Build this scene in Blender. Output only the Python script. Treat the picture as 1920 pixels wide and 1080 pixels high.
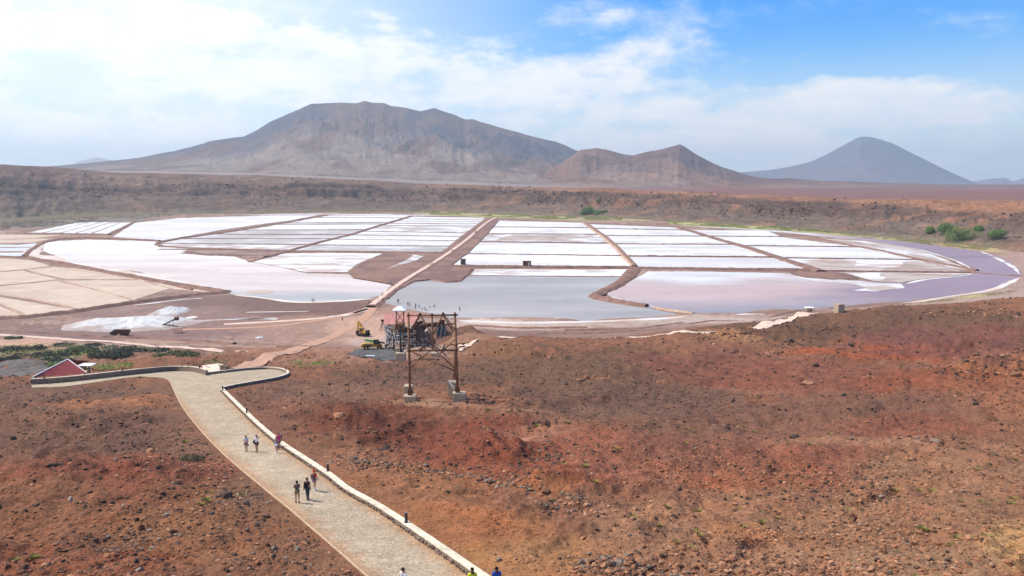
import bpy, bmesh, math, random
import numpy as np
from mathutils import Vector, Matrix, Quaternion

for o in list(bpy.data.objects): bpy.data.objects.remove(o)
SC = bpy.context.scene
COL = SC.collection
random.seed(7)
RNG = np.random.RandomState(11)
R = math.radians

# ------------------------------------------------------------------ camera
H = 46.0; F = 1500.0; HOR = 336.0
PITCH = math.atan((540 - HOR) / F)
cam = bpy.data.cameras.new("camera"); camo = bpy.data.objects.new("camera", cam); COL.objects.link(camo)
camo.location = (0, 0, H); camo.rotation_euler = (math.pi / 2 - PITCH, 0, 0)
cam.sensor_width = 36; cam.lens = F / 1920 * 36; cam.clip_start = 0.5; cam.clip_end = 60000
SC.camera = camo

# ------------------------------------------------------------------ sky, sun, exposure
SUN_EL = R(54); SUN_DIR = Vector((-0.965, 0.26, 0)).normalized() * math.cos(SUN_EL); SUN_DIR.z = math.sin(SUN_EL)
sun = bpy.data.lights.new("sun", 'SUN'); suno = bpy.data.objects.new("sun", sun); COL.objects.link(suno)
sun.energy = 4.8; sun.angle = R(0.5); sun.color = (1.0, 0.955, 0.88)
suno.rotation_euler = SUN_DIR.to_track_quat('Z', 'Y').to_euler()
SC.view_settings.view_transform = 'Standard'; SC.view_settings.look = 'None'
SC.view_settings.exposure = 0.08; SC.view_settings.gamma = 1; SC.view_settings.use_curve_mapping = False

world = bpy.data.worlds.new("World"); SC.world = world; world.use_nodes = True
def build_world():
    nt = world.node_tree; N = nt.nodes; L = nt.links; N.clear()
    def nd(t, **k):
        n = N.new(t)
        for a, b in k.items(): setattr(n, a, b)
        return n
    def mth(op, a, b=None, c=None, clamp=False):
        n = nd('ShaderNodeMath', operation=op); n.use_clamp = clamp
        for i, s in enumerate((a, b, c)):
            if s is None: continue
            if isinstance(s, (int, float)): n.inputs[i].default_value = s
            else: L.new(s, n.inputs[i])
        return n.outputs[0]
    def sstep(v, a, b):
        n = nd('ShaderNodeMapRange', interpolation_type='SMOOTHSTEP')
        L.new(v, n.inputs[0]); n.inputs[1].default_value = a; n.inputs[2].default_value = b
        return n.outputs[0]
    out = nd('ShaderNodeOutputWorld'); bg = nd('ShaderNodeBackground'); bg.inputs['Strength'].default_value = 0.10
    sky = nd('ShaderNodeTexSky', sky_type='NISHITA'); sky.sun_disc = False
    sky.sun_elevation = SUN_EL; sky.sun_rotation = math.atan2(SUN_DIR.x, SUN_DIR.y)
    sky.altitude = 50; sky.air_density = 1.0; sky.dust_density = 0.3; sky.ozone_density = 2.0
    tc = nd('ShaderNodeTexCoord'); sep = nd('ShaderNodeSeparateXYZ'); L.new(tc.outputs['Generated'], sep.inputs[0])
    X, Y, Z = sep.outputs
    Zc = mth('MAXIMUM', Z, 0.0)
    # clear-air colour: deepen the blue with height
    tint = nd('ShaderNodeMix', data_type='RGBA', blend_type='MULTIPLY'); tint.inputs[0].default_value = 1
    ramp = nd('ShaderNodeValToRGB'); e = ramp.color_ramp.elements
    e[0].position = 0.05; e[0].color = (0.39, 0.57, 0.66, 1); e[1].position = 0.20; e[1].color = (0.050, 0.42, 0.80, 1)
    L.new(Zc, ramp.inputs[0]); L.new(sky.outputs[0], tint.inputs[6]); sc_ = nd('ShaderNodeVectorMath', operation='SCALE'); L.new(ramp.outputs[0], sc_.inputs[0]); sc_.inputs[3].default_value = 2.3; L.new(sc_.outputs[0], tint.inputs[7])
    # clouds: noise on a plane overhead (perspective streaks towards the horizon)
    den = mth('ADD', Zc, 0.16)
    cx = mth('DIVIDE', X, den); cy = mth('DIVIDE', Y, den)
    cmb = nd('ShaderNodeCombineXYZ'); L.new(cx, cmb.inputs[0]); L.new(cy, cmb.inputs[1])
    n1 = nd('ShaderNodeTexNoise'); n1.inputs['Scale'].default_value = 1.5; n1.inputs['Detail'].default_value = 9; n1.inputs['Roughness'].default_value = 0.56
    n1.inputs['Distortion'].default_value = 0.25
    mp = nd('ShaderNodeMapping'); mp.inputs['Location'].default_value = (3.1, 1.7, 0.3); L.new(cmb.outputs[0], mp.inputs[0]); L.new(mp.outputs[0], n1.inputs['Vector'])
    n2 = nd('ShaderNodeTexNoise'); n2.inputs['Scale'].default_value = 4.2; n2.inputs['Detail'].default_value = 8; n2.inputs['Roughness'].default_value = 0.6
    L.new(mp.outputs[0], n2.inputs['Vector'])
    n3 = nd('ShaderNodeTexNoise'); n3.inputs['Scale'].default_value = 16.0; n3.inputs['Detail'].default_value = 9; n3.inputs['Roughness'].default_value = 0.62
    mp3 = nd('ShaderNodeMapping'); mp3.inputs['Scale'].default_value = (1, 1, 2.0); L.new(tc.outputs['Generated'], mp3.inputs[0]); L.new(mp3.outputs[0], n3.inputs['Vector'])
    # cover grows to the sunward (left) side and towards the horizon
    az = mth('DIVIDE', X, mth('MAXIMUM', mth('SQRT', mth('ADD', mth('MULTIPLY', X, X), mth('MULTIPLY', Y, Y))), 0.01))
    q = mth('ADD', Zc, mth('MULTIPLY', az, 0.17))
    cov = sstep(q, 0.215, 0.10)
    cl = mth('ADD', mth('ADD', mth('MULTIPLY', mth('SUBTRACT', n1.outputs[0], 0.5), 1.5), mth('MULTIPLY', mth('SUBTRACT', n2.outputs[0], 0.5), 0.9)), mth('MULTIPLY', cov, 1.05))
    def puff(a0, z0, ra, rz, k):
        da = mth('DIVIDE', mth('SUBTRACT', az, a0), ra); dz = mth('DIVIDE', mth('SUBTRACT', Zc, z0), rz)
        return mth('MULTIPLY', sstep(mth('ADD', mth('MULTIPLY', da, da), mth('MULTIPLY', dz, dz)), 1.3, 0.0), k)
    for a0, z0, ra, rz, k in ((0.42, 0.085, 0.16, 0.032, 0.7), (0.135, 0.145, 0.06, 0.024, 0.26), (0.205, 0.155, 0.05, 0.020, 0.22), (0.075, 0.195, 0.09, 0.028, 0.26), (0.19, 0.19, 0.04, 0.03, 0.26)):
        cl = mth('ADD', cl, puff(a0, z0, ra, rz, k))
    cl = mth('ADD', cl, mth('MULTIPLY', mth('SUBTRACT', n3.outputs[0], 0.5), 1.5))
    fac = mth('MULTIPLY', sstep(cl, 0.05, 1.10), 0.92)
    veil = mth('MULTIPLY', sstep(az, 0.2, -0.38), 0.84)
    fac = mth('MAXIMUM', fac, veil)
    hz = mth('MULTIPLY', sstep(Zc, 0.17, 0.02), 0.8)
    fac = mth('MAXIMUM', fac, hz)
    glow = mth('MULTIPLY', sstep(az, 0.30, -0.50), 2.2)
    ccol = nd('ShaderNodeMix', data_type='RGBA'); cn = mth('ADD', mth('MULTIPLY', sstep(n1.outputs[0], 0.42, 0.60), 0.6), mth('MULTIPLY', sstep(n3.outputs[0], 0.38, 0.62), 0.6)); L.new(mth('MULTIPLY', cn, sstep(cl, 0.1, 0.9), clamp=True), ccol.inputs[0])
    ccol.inputs[6].default_value = (7.9, 8.8, 9.7, 1); ccol.inputs[7].default_value = (10.2, 10.1, 10.0, 1)
    add = nd('ShaderNodeMix', data_type='RGBA', blend_type='ADD'); add.inputs[0].default_value = 1
    L.new(ccol.outputs[2], add.inputs[6]); L.new(glow, add.inputs[7])
    mix = nd('ShaderNodeMix', data_type='RGBA'); L.new(fac, mix.inputs[0]); L.new(tint.outputs[2], mix.inputs[6]); L.new(add.outputs[2], mix.inputs[7])
    L.new(mix.outputs[2], bg.inputs['Color']); L.new(bg.outputs[0], out.inputs[0])
build_world()

# ------------------------------------------------------------------ helpers
def lin(c):
    a = np.array(c[:3], float) / 255.0
    return tuple(np.where(a <= 0.04045, a / 12.92, ((a + 0.055) / 1.055) ** 2.4))
def ray(px, py):
    x = (px - 960.0) / F; u = (540.0 - py) / F
    return x, math.cos(PITCH) + math.sin(PITCH) * u, -math.sin(PITCH) + math.cos(PITCH) * u
def P(px, py, z=0.0):
    x, y, zz = ray(px, py); t = (z - H) / zz
    return (x * t, y * t, z)
def proj(X, Y, Z):
    d = Y * math.cos(PITCH) - (Z - H) * math.sin(PITCH)
    u = Y * math.sin(PITCH) + (Z - H) * math.cos(PITCH)
    return 960 + F * X / d, 540 - F * u / d
def smooth(a, b, x):
    t = np.clip((x - a) / (b - a), 0, 1); return t * t * (3 - 2 * t)
def _h(ix, iy, s):
    n = (ix.astype(np.int64) * 374761393 + iy.astype(np.int64) * 668265263 + s * 144269) & 0x7fffffff
    n = ((n ^ (n >> 13)) * 1274126177) & 0x7fffffff
    return ((n ^ (n >> 16)) & 0xffff) / 65535.0
def vnoise(x, y, s=0):
    ix = np.floor(x); iy = np.floor(y); fx = x - ix; fy = y - iy
    fx = fx * fx * fx * (fx * (fx * 6 - 15) + 10); fy = fy * fy * fy * (fy * (fy * 6 - 15) + 10)
    a = _h(ix, iy, s); b = _h(ix + 1, iy, s); c = _h(ix, iy + 1, s); d = _h(ix + 1, iy + 1, s)
    return (a * (1 - fx) + b * fx) * (1 - fy) + (c * (1 - fx) + d * fx) * fy * 1.0
def fbm(x, y, o=5, s=0, rough=0.5):
    v = 0; a = 1; t = 0
    for i in range(o):
        c, sn = math.cos(i * 0.9), math.sin(i * 0.9)
        v = v + a * (vnoise((x * c - y * sn) * 2 ** i + i * 17.3, (x * sn + y * c) * 2 ** i + 5.1 * i, s + i) - 0.5); t += a; a *= rough
    return v / t * 2
def ridged(x, y, o=5, s=0):
    v = 0; a = 1; t = 0
    for i in range(o):
        v = v + a * (1 - abs(2 * vnoise(x * 2 ** i + i * 9.7, y * 2 ** i + 3.3 * i, s + i) - 1)); t += a; a *= 0.5
    return v / t

def link(name, me, m=None, parent=None):
    o = bpy.data.objects.new(name, me); COL.objects.link(o)
    if m is not None:
        for k in (m if isinstance(m, (list, tuple)) else [m]): me.materials.append(k)
    if parent is not None: o.parent = parent
    return o
def tag(o, label=None, cat=None, group=None, kind=None):
    if label: o['label'] = label
    if cat: o['category'] = cat
    if group: o['group'] = group
    if kind: o['kind'] = kind
    return o
def empty(name, loc, rz=0.0, sc=1.0):
    o = bpy.data.objects.new(name, None); COL.objects.link(o); o.location = loc; o.rotation_euler = (0, 0, rz)
    o.scale = (sc, sc, sc); o.empty_display_size = 0.3
    return o
def copy_tree(o, parent=None):
    c = o.copy(); COL.objects.link(c)
    if parent is not None: c.parent = parent
    for ch in list(o.children): copy_tree(ch, c)
    return c
def npmesh(name, verts, faces, col=None, smooth_=True):
    me = bpy.data.meshes.new(name)
    verts = np.asarray(verts, np.float32); faces = np.asarray(faces, np.int32)
    nv = len(verts); nf, k = faces.shape
    me.vertices.add(nv); me.vertices.foreach_set('co', verts.ravel())
    me.loops.add(nf * k); me.loops.foreach_set('vertex_index', faces.ravel())
    me.polygons.add(nf); me.polygons.foreach_set('loop_start', np.arange(0, nf * k, k, dtype=np.int32))
    me.polygons.foreach_set('loop_total', np.full(nf, k, np.int32))
    me.polygons.foreach_set('use_smooth', np.full(nf, smooth_, bool))
    me.update(calc_edges=True)
    if col is not None:
        a = me.color_attributes.new('Col', 'FLOAT_COLOR', 'POINT')
        c = np.ones((nv, 4), np.float32); c[:, :col.shape[1]] = col
        a.data.foreach_set('color', c.ravel())
    return me
def gridfaces(nr, nc):
    i = np.arange(nr - 1)[:, None] * nc + np.arange(nc - 1)[None, :]
    return np.stack([i, i + 1, i + nc + 1, i + nc], -1).reshape(-1, 4)

class MB:
    def __init__(s): s.bm = bmesh.new()
    def box(s, c, size, rot=None, bevel=0.0, taper=None):
        r = bmesh.ops.create_cube(s.bm, size=1.0)['verts']
        for v in r:
            k = 1.0
            if taper and v.co.z > 0: v.co.x *= taper[0]; v.co.y *= taper[1]
            v.co = Vector((v.co.x * size[0], v.co.y * size[1], v.co.z * size[2]))
        if bevel > 0:
            es = list({e for v in r for e in v.link_edges})
            r = bmesh.ops.bevel(s.bm, geom=es, offset=bevel, segments=1, affect='EDGES', profile=0.5)['verts'] 
            r = list({v for v in r})
        M = Matrix.Translation(Vector(c))
        if rot is not None: M = M @ Matrix.Rotation(rot[2], 4, 'Z') @ Matrix.Rotation(rot[1], 4, 'Y') @ Matrix.Rotation(rot[0], 4, 'X')
        bmesh.ops.transform(s.bm, matrix=M, verts=r)
        return s
    def cyl(s, a, b, r1, r2=None, n=8):
        a = Vector(a); b = Vector(b); r2 = r1 if r2 is None else r2; d = b - a
        g = bmesh.ops.create_cone(s.bm, cap_ends=True, segments=n, radius1=r1, radius2=r2, depth=d.length)['verts']
        M = Matrix.Translation((a + b) / 2) @ d.to_track_quat('Z', 'Y').to_matrix().to_4x4()
        bmesh.ops.transform(s.bm, matrix=M, verts=g); return s
    def bar(s, a, b, w, h):
        a = Vector(a); b = Vector(b); d = b - a
        g = bmesh.ops.create_cube(s.bm, size=1.0)['verts']
        M = Matrix.Translation((a + b) / 2) @ d.to_track_quat('Z', 'Y').to_matrix().to_4x4() @ Matrix.Diagonal((w, h, d.length, 1))
        bmesh.ops.transform(s.bm, matrix=M, verts=g); return s
    def ico(s, c, r, sub=1, sc=(1, 1, 1)):
        g = bmesh.ops.create_icosphere(s.bm, subdivisions=sub, radius=r)['verts']
        bmesh.ops.transform(s.bm, matrix=Matrix.Translation(Vector(c)) @ Matrix.Diagonal((sc[0], sc[1], sc[2], 1)), verts=g); return s
    def prism(s, pts, y0, y1):
        # outline in x-z, extruded along y
        a = [s.bm.verts.new((p[0], y0, p[1])) for p in pts]; b = [s.bm.verts.new((p[0], y1, p[1])) for p in pts]
        n = len(pts); s.bm.faces.new(a[::-1]); s.bm.faces.new(b)
        for i in range(n): s.bm.faces.new((a[i], a[(i + 1) % n], b[(i + 1) % n], b[i]))
        return s
    def build(s, name, m, parent=None, smooth_=False):
        bmesh.ops.recalc_face_normals(s.bm, faces=s.bm.faces[:])
        me = bpy.data.meshes.new(name); s.bm.to_mesh(me); s.bm.free()
        if smooth_:
            for p in me.polygons: p.use_smooth = True
        return link(name, me, m, parent)

# ------------------------------------------------------------------ materials
def newmat(name):
    m = bpy.data.materials.new(name); m.use_nodes = True
    return m, m.node_tree, m.node_tree.nodes, m.node_tree.links, m.node_tree.nodes['Principled BSDF']
def simple(name, rgb, rough=0.85, var=0.25, scale=3.0, bump=0.2, metal=0.0, spec=0.3, attr=False, aspect=(1, 1, 1), detail=6, bdist=0.03):
    m, nt, N, L, b = newmat(name)
    b.inputs['Roughness'].default_value = rough; b.inputs['Metallic'].default_value = metal; b.inputs['Specular IOR Level'].default_value = spec
    tc = N.new('ShaderNodeTexCoord'); mp = N.new('ShaderNodeMapping'); mp.inputs['Scale'].default_value = aspect
    L.new(tc.outputs['Object'], mp.inputs[0])
    n = N.new('ShaderNodeTexNoise'); n.inputs['Scale'].default_value = scale; n.inputs['Detail'].default_value = detail; n.inputs['Roughness'].default_value = 0.65
    L.new(mp.outputs[0], n.inputs['Vector'])
    r = N.new('ShaderNodeMapRange'); r.inputs[1].default_value = 0.3; r.inputs[2].default_value = 0.7; r.inputs[3].default_value = 1 - var; r.inputs[4].default_value = 1 + var
    L.new(n.outputs[0], r.inputs[0])
    mx = N.new('ShaderNodeMix'); mx.data_type = 'RGBA'; mx.blend_type = 'MULTIPLY'; mx.inputs[0].default_value = 1
    if attr:
        at = N.new('ShaderNodeVertexColor'); at.layer_name = 'Col'; L.new(at.outputs[0], mx.inputs[6])
    else: mx.inputs[6].default_value = (*rgb, 1)
    L.new(r.outputs[0], mx.inputs[7]); L.new(mx.outputs[2], b.inputs['Base Color'])
    if bump > 0:
        bp = N.new('ShaderNodeBump'); bp.inputs['Strength'].default_value = bump; bp.inputs['Distance'].default_value = bdist
        L.new(n.outputs[0], bp.inputs['Height']); L.new(bp.outputs[0], b.inputs['Normal'])
    return m

def ground_mat(name='soil', fine=1.0, bump=0.5):
    m, nt, N, L, b = newmat(name)
    b.inputs['Roughness'].default_value = 0.95; b.inputs['Specular IOR Level'].default_value = 0.06
    tc = N.new('ShaderNodeTexCoord'); at = N.new('ShaderNodeVertexColor'); at.layer_name = 'Col'
    def noise(sc, det=6, rough=0.6, asp=None):
        n = N.new('ShaderNodeTexNoise'); n.inputs['Scale'].default_value = sc; n.inputs['Detail'].default_value = det; n.inputs['Roughness'].default_value = rough
        if asp:
            mp = N.new('ShaderNodeMapping'); mp.inputs['Scale'].default_value = asp; L.new(tc.outputs['Object'], mp.inputs[0]); L.new(mp.outputs[0], n.inputs['Vector'])
        else: L.new(tc.outputs['Object'], n.inputs['Vector'])
        return n.outputs[0]
    def mr(v, a, b_, c, d):
        r = N.new('ShaderNodeMapRange'); r.inputs[1].default_value = a; r.inputs[2].default_value = b_; r.inputs[3].default_value = c; r.inputs[4].default_value = d
        L.new(v, r.inputs[0]); return r.outputs[0]
    def mul(c, f, blend='MULTIPLY', fac=1.0):
        x = N.new('ShaderNodeMix'); x.data_type = 'RGBA'; x.blend_type = blend
        if isinstance(fac, float): x.inputs[0].default_value = fac
        else: L.new(fac, x.inputs[0])
        L.new(c, x.inputs[6])
        if isinstance(f, tuple): x.inputs[7].default_value = (*f, 1)
        else: L.new(f, x.inputs[7])
        return x.outputs[2]
    c = at.outputs[0]
    n0 = noise(0.09 * fine, 5); n1 = noise(0.55 * fine, 8, 0.62); n2 = noise(3.2 * fine, 6, 0.7); n3 = noise(0.25 * fine, 7, 0.65)
    c = mul(c, mr(n1, 0.3, 0.7, 0.78, 1.24))
    c = mul(c, mr(n2, 0.3, 0.7, 0.62, 1.32))
    # red and grey drifts
    c = mul(c, (1.06, 0.94, 0.88), fac=mr(n3, 0.5, 0.62, 0, 0.7))
    c = mul(c, (0.84, 0.88, 0.92), fac=mr(n0, 0.5, 0.6, 0, 0.5))
    vo = N.new('ShaderNodeTexVoronoi'); vo.inputs['Scale'].default_value = 3.4 * fine; L.new(tc.outputs['Object'], vo.inputs['Vector'])
    sp = mr(vo.outputs['Distance'], 0.12, 0.26, 1, 0)
    dens = N.new('ShaderNodeMath'); dens.operation = 'MULTIPLY'; L.new(sp, dens.inputs[0]); L.new(mr(n3, 0.32, 0.54, 0.15, 0.9), dens.inputs[1])
    hue = N.new('ShaderNodeMix'); hue.data_type = 'RGBA'; L.new(mr(vo.outputs['Color'], 0.3, 0.75, 0, 1), hue.inputs[0])
    hue.inputs[6].default_value = (0.34, 0.32, 0.32, 1); hue.inputs[7].default_value = (1.4, 1.32, 1.25, 1)  # pebble speckle; its dark grains also paint in the shadows of small stones
    c = mul(c, hue.outputs[2], fac=dens.outputs[0])
    L.new(c, b.inputs['Base Color'])
    ad = N.new('ShaderNodeMath'); ad.operation = 'ADD'; L.new(n2, ad.inputs[0]); L.new(dens.outputs[0], ad.inputs[1])
    ad2 = N.new('ShaderNodeMath'); ad2.operation = 'MULTIPLY_ADD'; L.new(n1, ad2.inputs[0]); ad2.inputs[1].default_value = 2.5; L.new(ad.outputs[0], ad2.inputs[2])
    bp = N.new('ShaderNodeBump'); bp.inputs['Strength'].default_value = bump; bp.inputs['Distance'].default_value = 0.16 / fine
    L.new(ad2.outputs[0], bp.inputs['Height']); L.new(bp.outputs[0], b.inputs['Normal'])
    return m
M_SOIL = ground_mat('soil', bump=1.0)
M_FAR = ground_mat('far_slope', fine=0.10, bump=0.8)
M_MOUNT = ground_mat('mountain_rock', fine=0.022, bump=0.8)
M_ROCK = simple('rock', (0, 0, 0), 0.9, 0.3, 6, 0.5, attr=True, spec=0.2)
M_DIKE = simple('dike_earth', lin((128, 98, 86)), 0.95, 0.4, 0.25, 0.5, attr=False, bdist=0.3, spec=0.1)
M_DIKE2 = simple('dike_tan', lin((176, 146, 126)), 0.95, 0.3, 0.25, 0.5, bdist=0.3, spec=0.1)
M_TRACK = simple('track_dust', lin((205, 176, 158)), 0.95, 0.16, 0.35, 0.2, spec=0.1, bdist=0.1)
M_TRACK2 = simple('track_red_dust', lin((178, 138, 116)), 0.95, 0.16, 0.35, 0.2, spec=0.1, bdist=0.1)
M_CAP = simple('lime_cap', lin((205, 190, 168)), 0.85, 0.32, 1.6, 0.6)
M_EDGE = simple('dusty_edging', lin((182, 156, 126)), 0.9, 0.25, 2.0, 0.3)
M_CONC = simple('concrete', lin((172, 152, 130)), 0.85, 0.22, 1.6, 0.3)
M_STONE = simple('wall_stone', lin((120, 104, 92)), 0.9, 0.55, 3.5, 0.8, detail=3, bdist=0.08)
M_WOOD = simple('weathered_timber', lin((132, 98, 72)), 0.85, 0.5, 3.0, 0.6, aspect=(1, 1, 0.18))
M_WOODR = simple('rust_brown_timber', lin((134, 96, 66)), 0.85, 0.5, 3.0, 0.6, aspect=(1, 1, 0.3))
M_GREYWOOD = simple('bleached_timber', lin((205, 196, 188)), 0.85, 0.35, 2.5, 0.4, aspect=(1, 1, 0.3))
M_DARKWOOD = simple('dark_timber', lin((82, 62, 54)), 0.85, 0.45, 3.0, 0.5)
M_BLACK = simple('black_metal', (0.02, 0.02, 0.022), 0.45, 0.2, 8, 0.1, spec=0.5)
M_RUST = simple('rusty_steel', lin((96, 62, 46)), 0.7, 0.5, 4, 0.4, metal=0.2)
M_YEL = simple('yellow_paint', (0.56, 0.30, 0.035), 0.5, 0.3, 2.5, 0.05, spec=0.5)
M_GREEN = simple('green_paint', (0.11, 0.42, 0.06), 0.45, 0.15, 2.5, 0.05, spec=0.5)
M_GLASS = simple('dark_glass', (0.03, 0.035, 0.04), 0.1, 0.1, 2, 0.0, spec=0.8)
M_TYRE = simple('tyre', (0.018, 0.017, 0.017), 0.9, 0.2, 12, 0.2)
M_PINK = simple('faded_red_roof', lin((188, 128, 118)), 0.7, 0.18, 1.2, 0.2)
M_REDROOF = simple('red_roof_sheet', lin((124, 36, 36)), 0.6, 0.14, 1.0, 0.1)
M_PLASTER = simple('ochre_plaster', lin((190, 165, 120)), 0.9, 0.2, 1.5, 0.2)
M_WHITE = simple('white_paint', (0.78, 0.76, 0.72), 0.7, 0.08, 2, 0.1)
M_SALT = simple('salt_crust', (0, 0, 0), 0.8, 0.16, 0.6, 1.0, attr=True, bdist=0.5, detail=9)
M_ASPH = simple('dark_gravel', lin((88, 84, 84)), 0.95, 0.3, 4, 0.4)
M_TARP = simple('dark_sheet', lin((80, 76, 78)), 0.7, 0.4, 2, 0.4)
M_COL = simple('painted_surface', (0, 0, 0), 0.85, 0.12, 0.12, 0.15, attr=True, bdist=0.1)
M_LEAF = simple('leaves', (0, 0, 0), 0.8, 0.2, 2.0, 0.0, attr=True, spec=0.2)
M_BARK = simple('bark', lin((90, 72, 58)), 0.9, 0.3, 5, 0.4)

def water_mat(name, rough=0.22, spec=0.5, wave=0.5):
    m, nt, N, L, b = newmat(name)
    tc = N.new('ShaderNodeTexCoord'); at = N.new('ShaderNodeVertexColor'); at.layer_name = 'Col'
    mp = N.new('ShaderNodeMapping'); mp.inputs['Scale'].default_value = (0.22, 1.0, 1); L.new(tc.outputs['Object'], mp.inputs[0])
    n = N.new('ShaderNodeTexNoise'); n.inputs['Scale'].default_value = 0.9; n.inputs['Detail'].default_value = 5; L.new(mp.outputs[0], n.inputs['Vector'])
    n2 = N.new('ShaderNodeTexNoise'); n2.inputs['Scale'].default_value = 0.045; n2.inputs['Detail'].default_value = 7; n2.inputs['Roughness'].default_value = 0.62; L.new(mp.outputs[0], n2.inputs['Vector'])
    r = N.new('ShaderNodeMapRange'); r.inputs[1].default_value = 0.3; r.inputs[2].default_value = 0.7; r.inputs[3].default_value = 0.82; r.inputs[4].default_value = 1.16; L.new(n2.outputs[0], r.inputs[0])
    r2 = N.new('ShaderNodeMapRange'); r2.inputs[1].default_value = 0.3; r2.inputs[2].default_value = 0.7; r2.inputs[3].default_value = 0.9; r2.inputs[4].default_value = 1.1; L.new(n.outputs[0], r2.inputs[0])
    q = N.new('ShaderNodeMath'); q.operation = 'MULTIPLY'; L.new(r.outputs[0], q.inputs[0]); L.new(r2.outputs[0], q.inputs[1])
    mx = N.new('ShaderNodeMix'); mx.data_type = 'RGBA'; mx.blend_type = 'MULTIPLY'; mx.inputs[0].default_value = 1
    L.new(at.outputs[0], mx.inputs[6]); L.new(q.outputs[0], mx.inputs[7]); L.new(mx.outputs[2], b.inputs['Base Color'])
    b.inputs['Roughness'].default_value = rough; b.inputs['Specular IOR Level'].default_value = spec
    bp = N.new('ShaderNodeBump'); bp.inputs['Strength'].default_value = wave; bp.inputs['Distance'].default_value = 0.05
    L.new(n.outputs[0], bp.inputs['Height']); L.new(bp.outputs[0], b.inputs['Normal'])
    return m
M_WATER = water_mat('brine_water', rough=0.42, spec=0.22, wave=0.9)
M_PAN = water_mat('wet_salt', rough=0.65, spec=0.12, wave=0.25)

# ------------------------------------------------------------------ the near hill: smooth surface through surveyed points
CP = []
def cp(px, py, z): CP.append(P(px, py, z))
for px, dz in ((-350, 1.2), (0, 0.8), (300, 0), (650, 0), (960, 0), (1300, 0.3), (1620, 0.8), (1920, 1.6), (2250, 2.5)):
    cp(px, 1120, 24.6 + dz); cp(px, 1000, 23.0 + dz); cp(px, 920, 21.2 + dz)
for px, z8, z7 in ((-350, 19.5, 15), (0, 18.5, 14.6), (180, 18.6, 14.4), (960, 18.6, 14.4), (1180, 18.4, 13.6), (1450, 18.8, 14.2), (1700, 19.4, 15.2), (1920, 20.4, 16.4), (2250, 22, 18.5)):
    cp(px, 845, z8); cp(px, 765, z7)
for a in ((800, 1180, 24), (560, 943, 22.2), (700, 1080, 23.8), (850, 1070, 23.8), (480, 848, 19.0), (620, 900, 21.2), (400, 790, 16.6), (460, 775, 16.0), (370, 745, 14.2),
          (420, 735, 13.8), (350, 712, 12.2), (500, 705, 11.8), (440, 700, 11.4), (560, 715, 11.6), (250, 702, 11.6), (100, 716, 11.6), (0, 722, 12.2), (-350, 726, 13),
          (770, 752, 14.8), (860, 748, 14.6), (650, 760, 14.6), (620, 720, 11.6), (700, 690, 8.4), (760, 674, 5.2), (860, 668, 6.0), (650, 675, 4.2), (560, 685, 5.4), (460, 690, 6.5),
          (690, 660, 2.6), (600, 655, 2.2), (740, 650, 1.6), (620, 632, 0.4), (700, 628, 0.3), (500, 650, 1.8), (480, 625, 0.4), (380, 676, 5.0), (250, 672, 4.6), (150, 688, 5.6), (50, 688, 5.6), (115, 704, 8.0), (40, 706, 8.2), (180, 698, 7.6),
          (-200, 690, 6.0), (0, 655, 2.6), (200, 652, 2.4), (380, 650, 2.2), (0, 630, 0.4), (200, 628, 0.3), (-300, 640, 1.5), (-300, 610, 0.2),
          (870, 643, 5.2), (1000, 640, 5.6), (1180, 640, 6.0), (1330, 626, 6.4), (1400, 618, 7.2), (1500, 610, 7.6), (1590, 583, 8.6), (1680, 586, 9.6), (1750, 573, 10.4), (1920, 562, 12.4), (2200, 548, 15),
          (1000, 690, 9.6), (1180, 690, 9.6), (1330, 690, 9.8), (1500, 680, 11), (1700, 660, 12.0), (1920, 650, 13.6), (2200, 650, 16), (1700, 620, 11.2), (1920, 605, 13.2), (1600, 630, 10.2),
          (900, 700, 10.2), (1560, 715, 12.6), (1820, 705, 14.4)): cp(*a)
for px in range(-400, 1201, 200): cp(px, 600, 0); cp(px, 575, 0)
for px, py in ((960, 630), (1150, 628), (1300, 607), (1400, 600), (1480, 592), (1530, 588)): cp(px, py, 0.2)
for px, py in ((1300, 590), (1450, 582), (1600, 575), (1750, 565), (1900, 551), (2050, 540), (2250, 530)): cp(px, py, 0); cp(px, py - 25, 0)
CP += [(-40, 12, 33), (0, 12, 33), (40, 12, 33.5), (0, -6, 44), (-20, -5, 44), (20, -5, 44), (-45, 0, 38), (45, 0, 39), (0, 24, 27.5), (-25, 26, 27), (25, 26, 27.5)]
CP = np.array(CP)
def _phi(r2): return 0.5 * r2 * np.log(r2 + 1e-9)
def _fit():
    A = CP[:, :2] / 100.0; n = len(A)
    d2 = ((A[:, None] - A[None]) ** 2).sum(-1)
    K = _phi(d2) + np.eye(n) * 1e-4
    Pm = np.c_[np.ones(n), A]
    S = np.zeros((n + 3, n + 3)); S[:n, :n] = K; S[:n, n:] = Pm; S[n:, :n] = Pm.T
    return A, np.linalg.solve(S, np.r_[CP[:, 2], 0, 0, 0])
_A, _W = _fit()
GX0, GX1, GY0, GY1, GS = -330.0, 330.0, -8.0, 400.0, 1.0
_gx = np.arange(GX0, GX1 + GS, GS); _gy = np.arange(GY0, GY1 + GS, GS)
def _grid():
    out = np.zeros((len(_gy), len(_gx)))
    for j, y in enumerate(_gy):
        q = np.c_[_gx, np.full(len(_gx), y)] / 100.0
        d2 = ((q[:, None] - _A[None]) ** 2).sum(-1)
        out[j] = _phi(d2) @ _W[:-3] + _W[-3] + q @ _W[-2:]
    return out
_G = _grid()
_dcut = lambda u: np.interp(u, [-600, 1200, 1300, 1600, 1900, 2050, 2600], [262, 262, 270, 290, 318, 336, 352])
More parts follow.
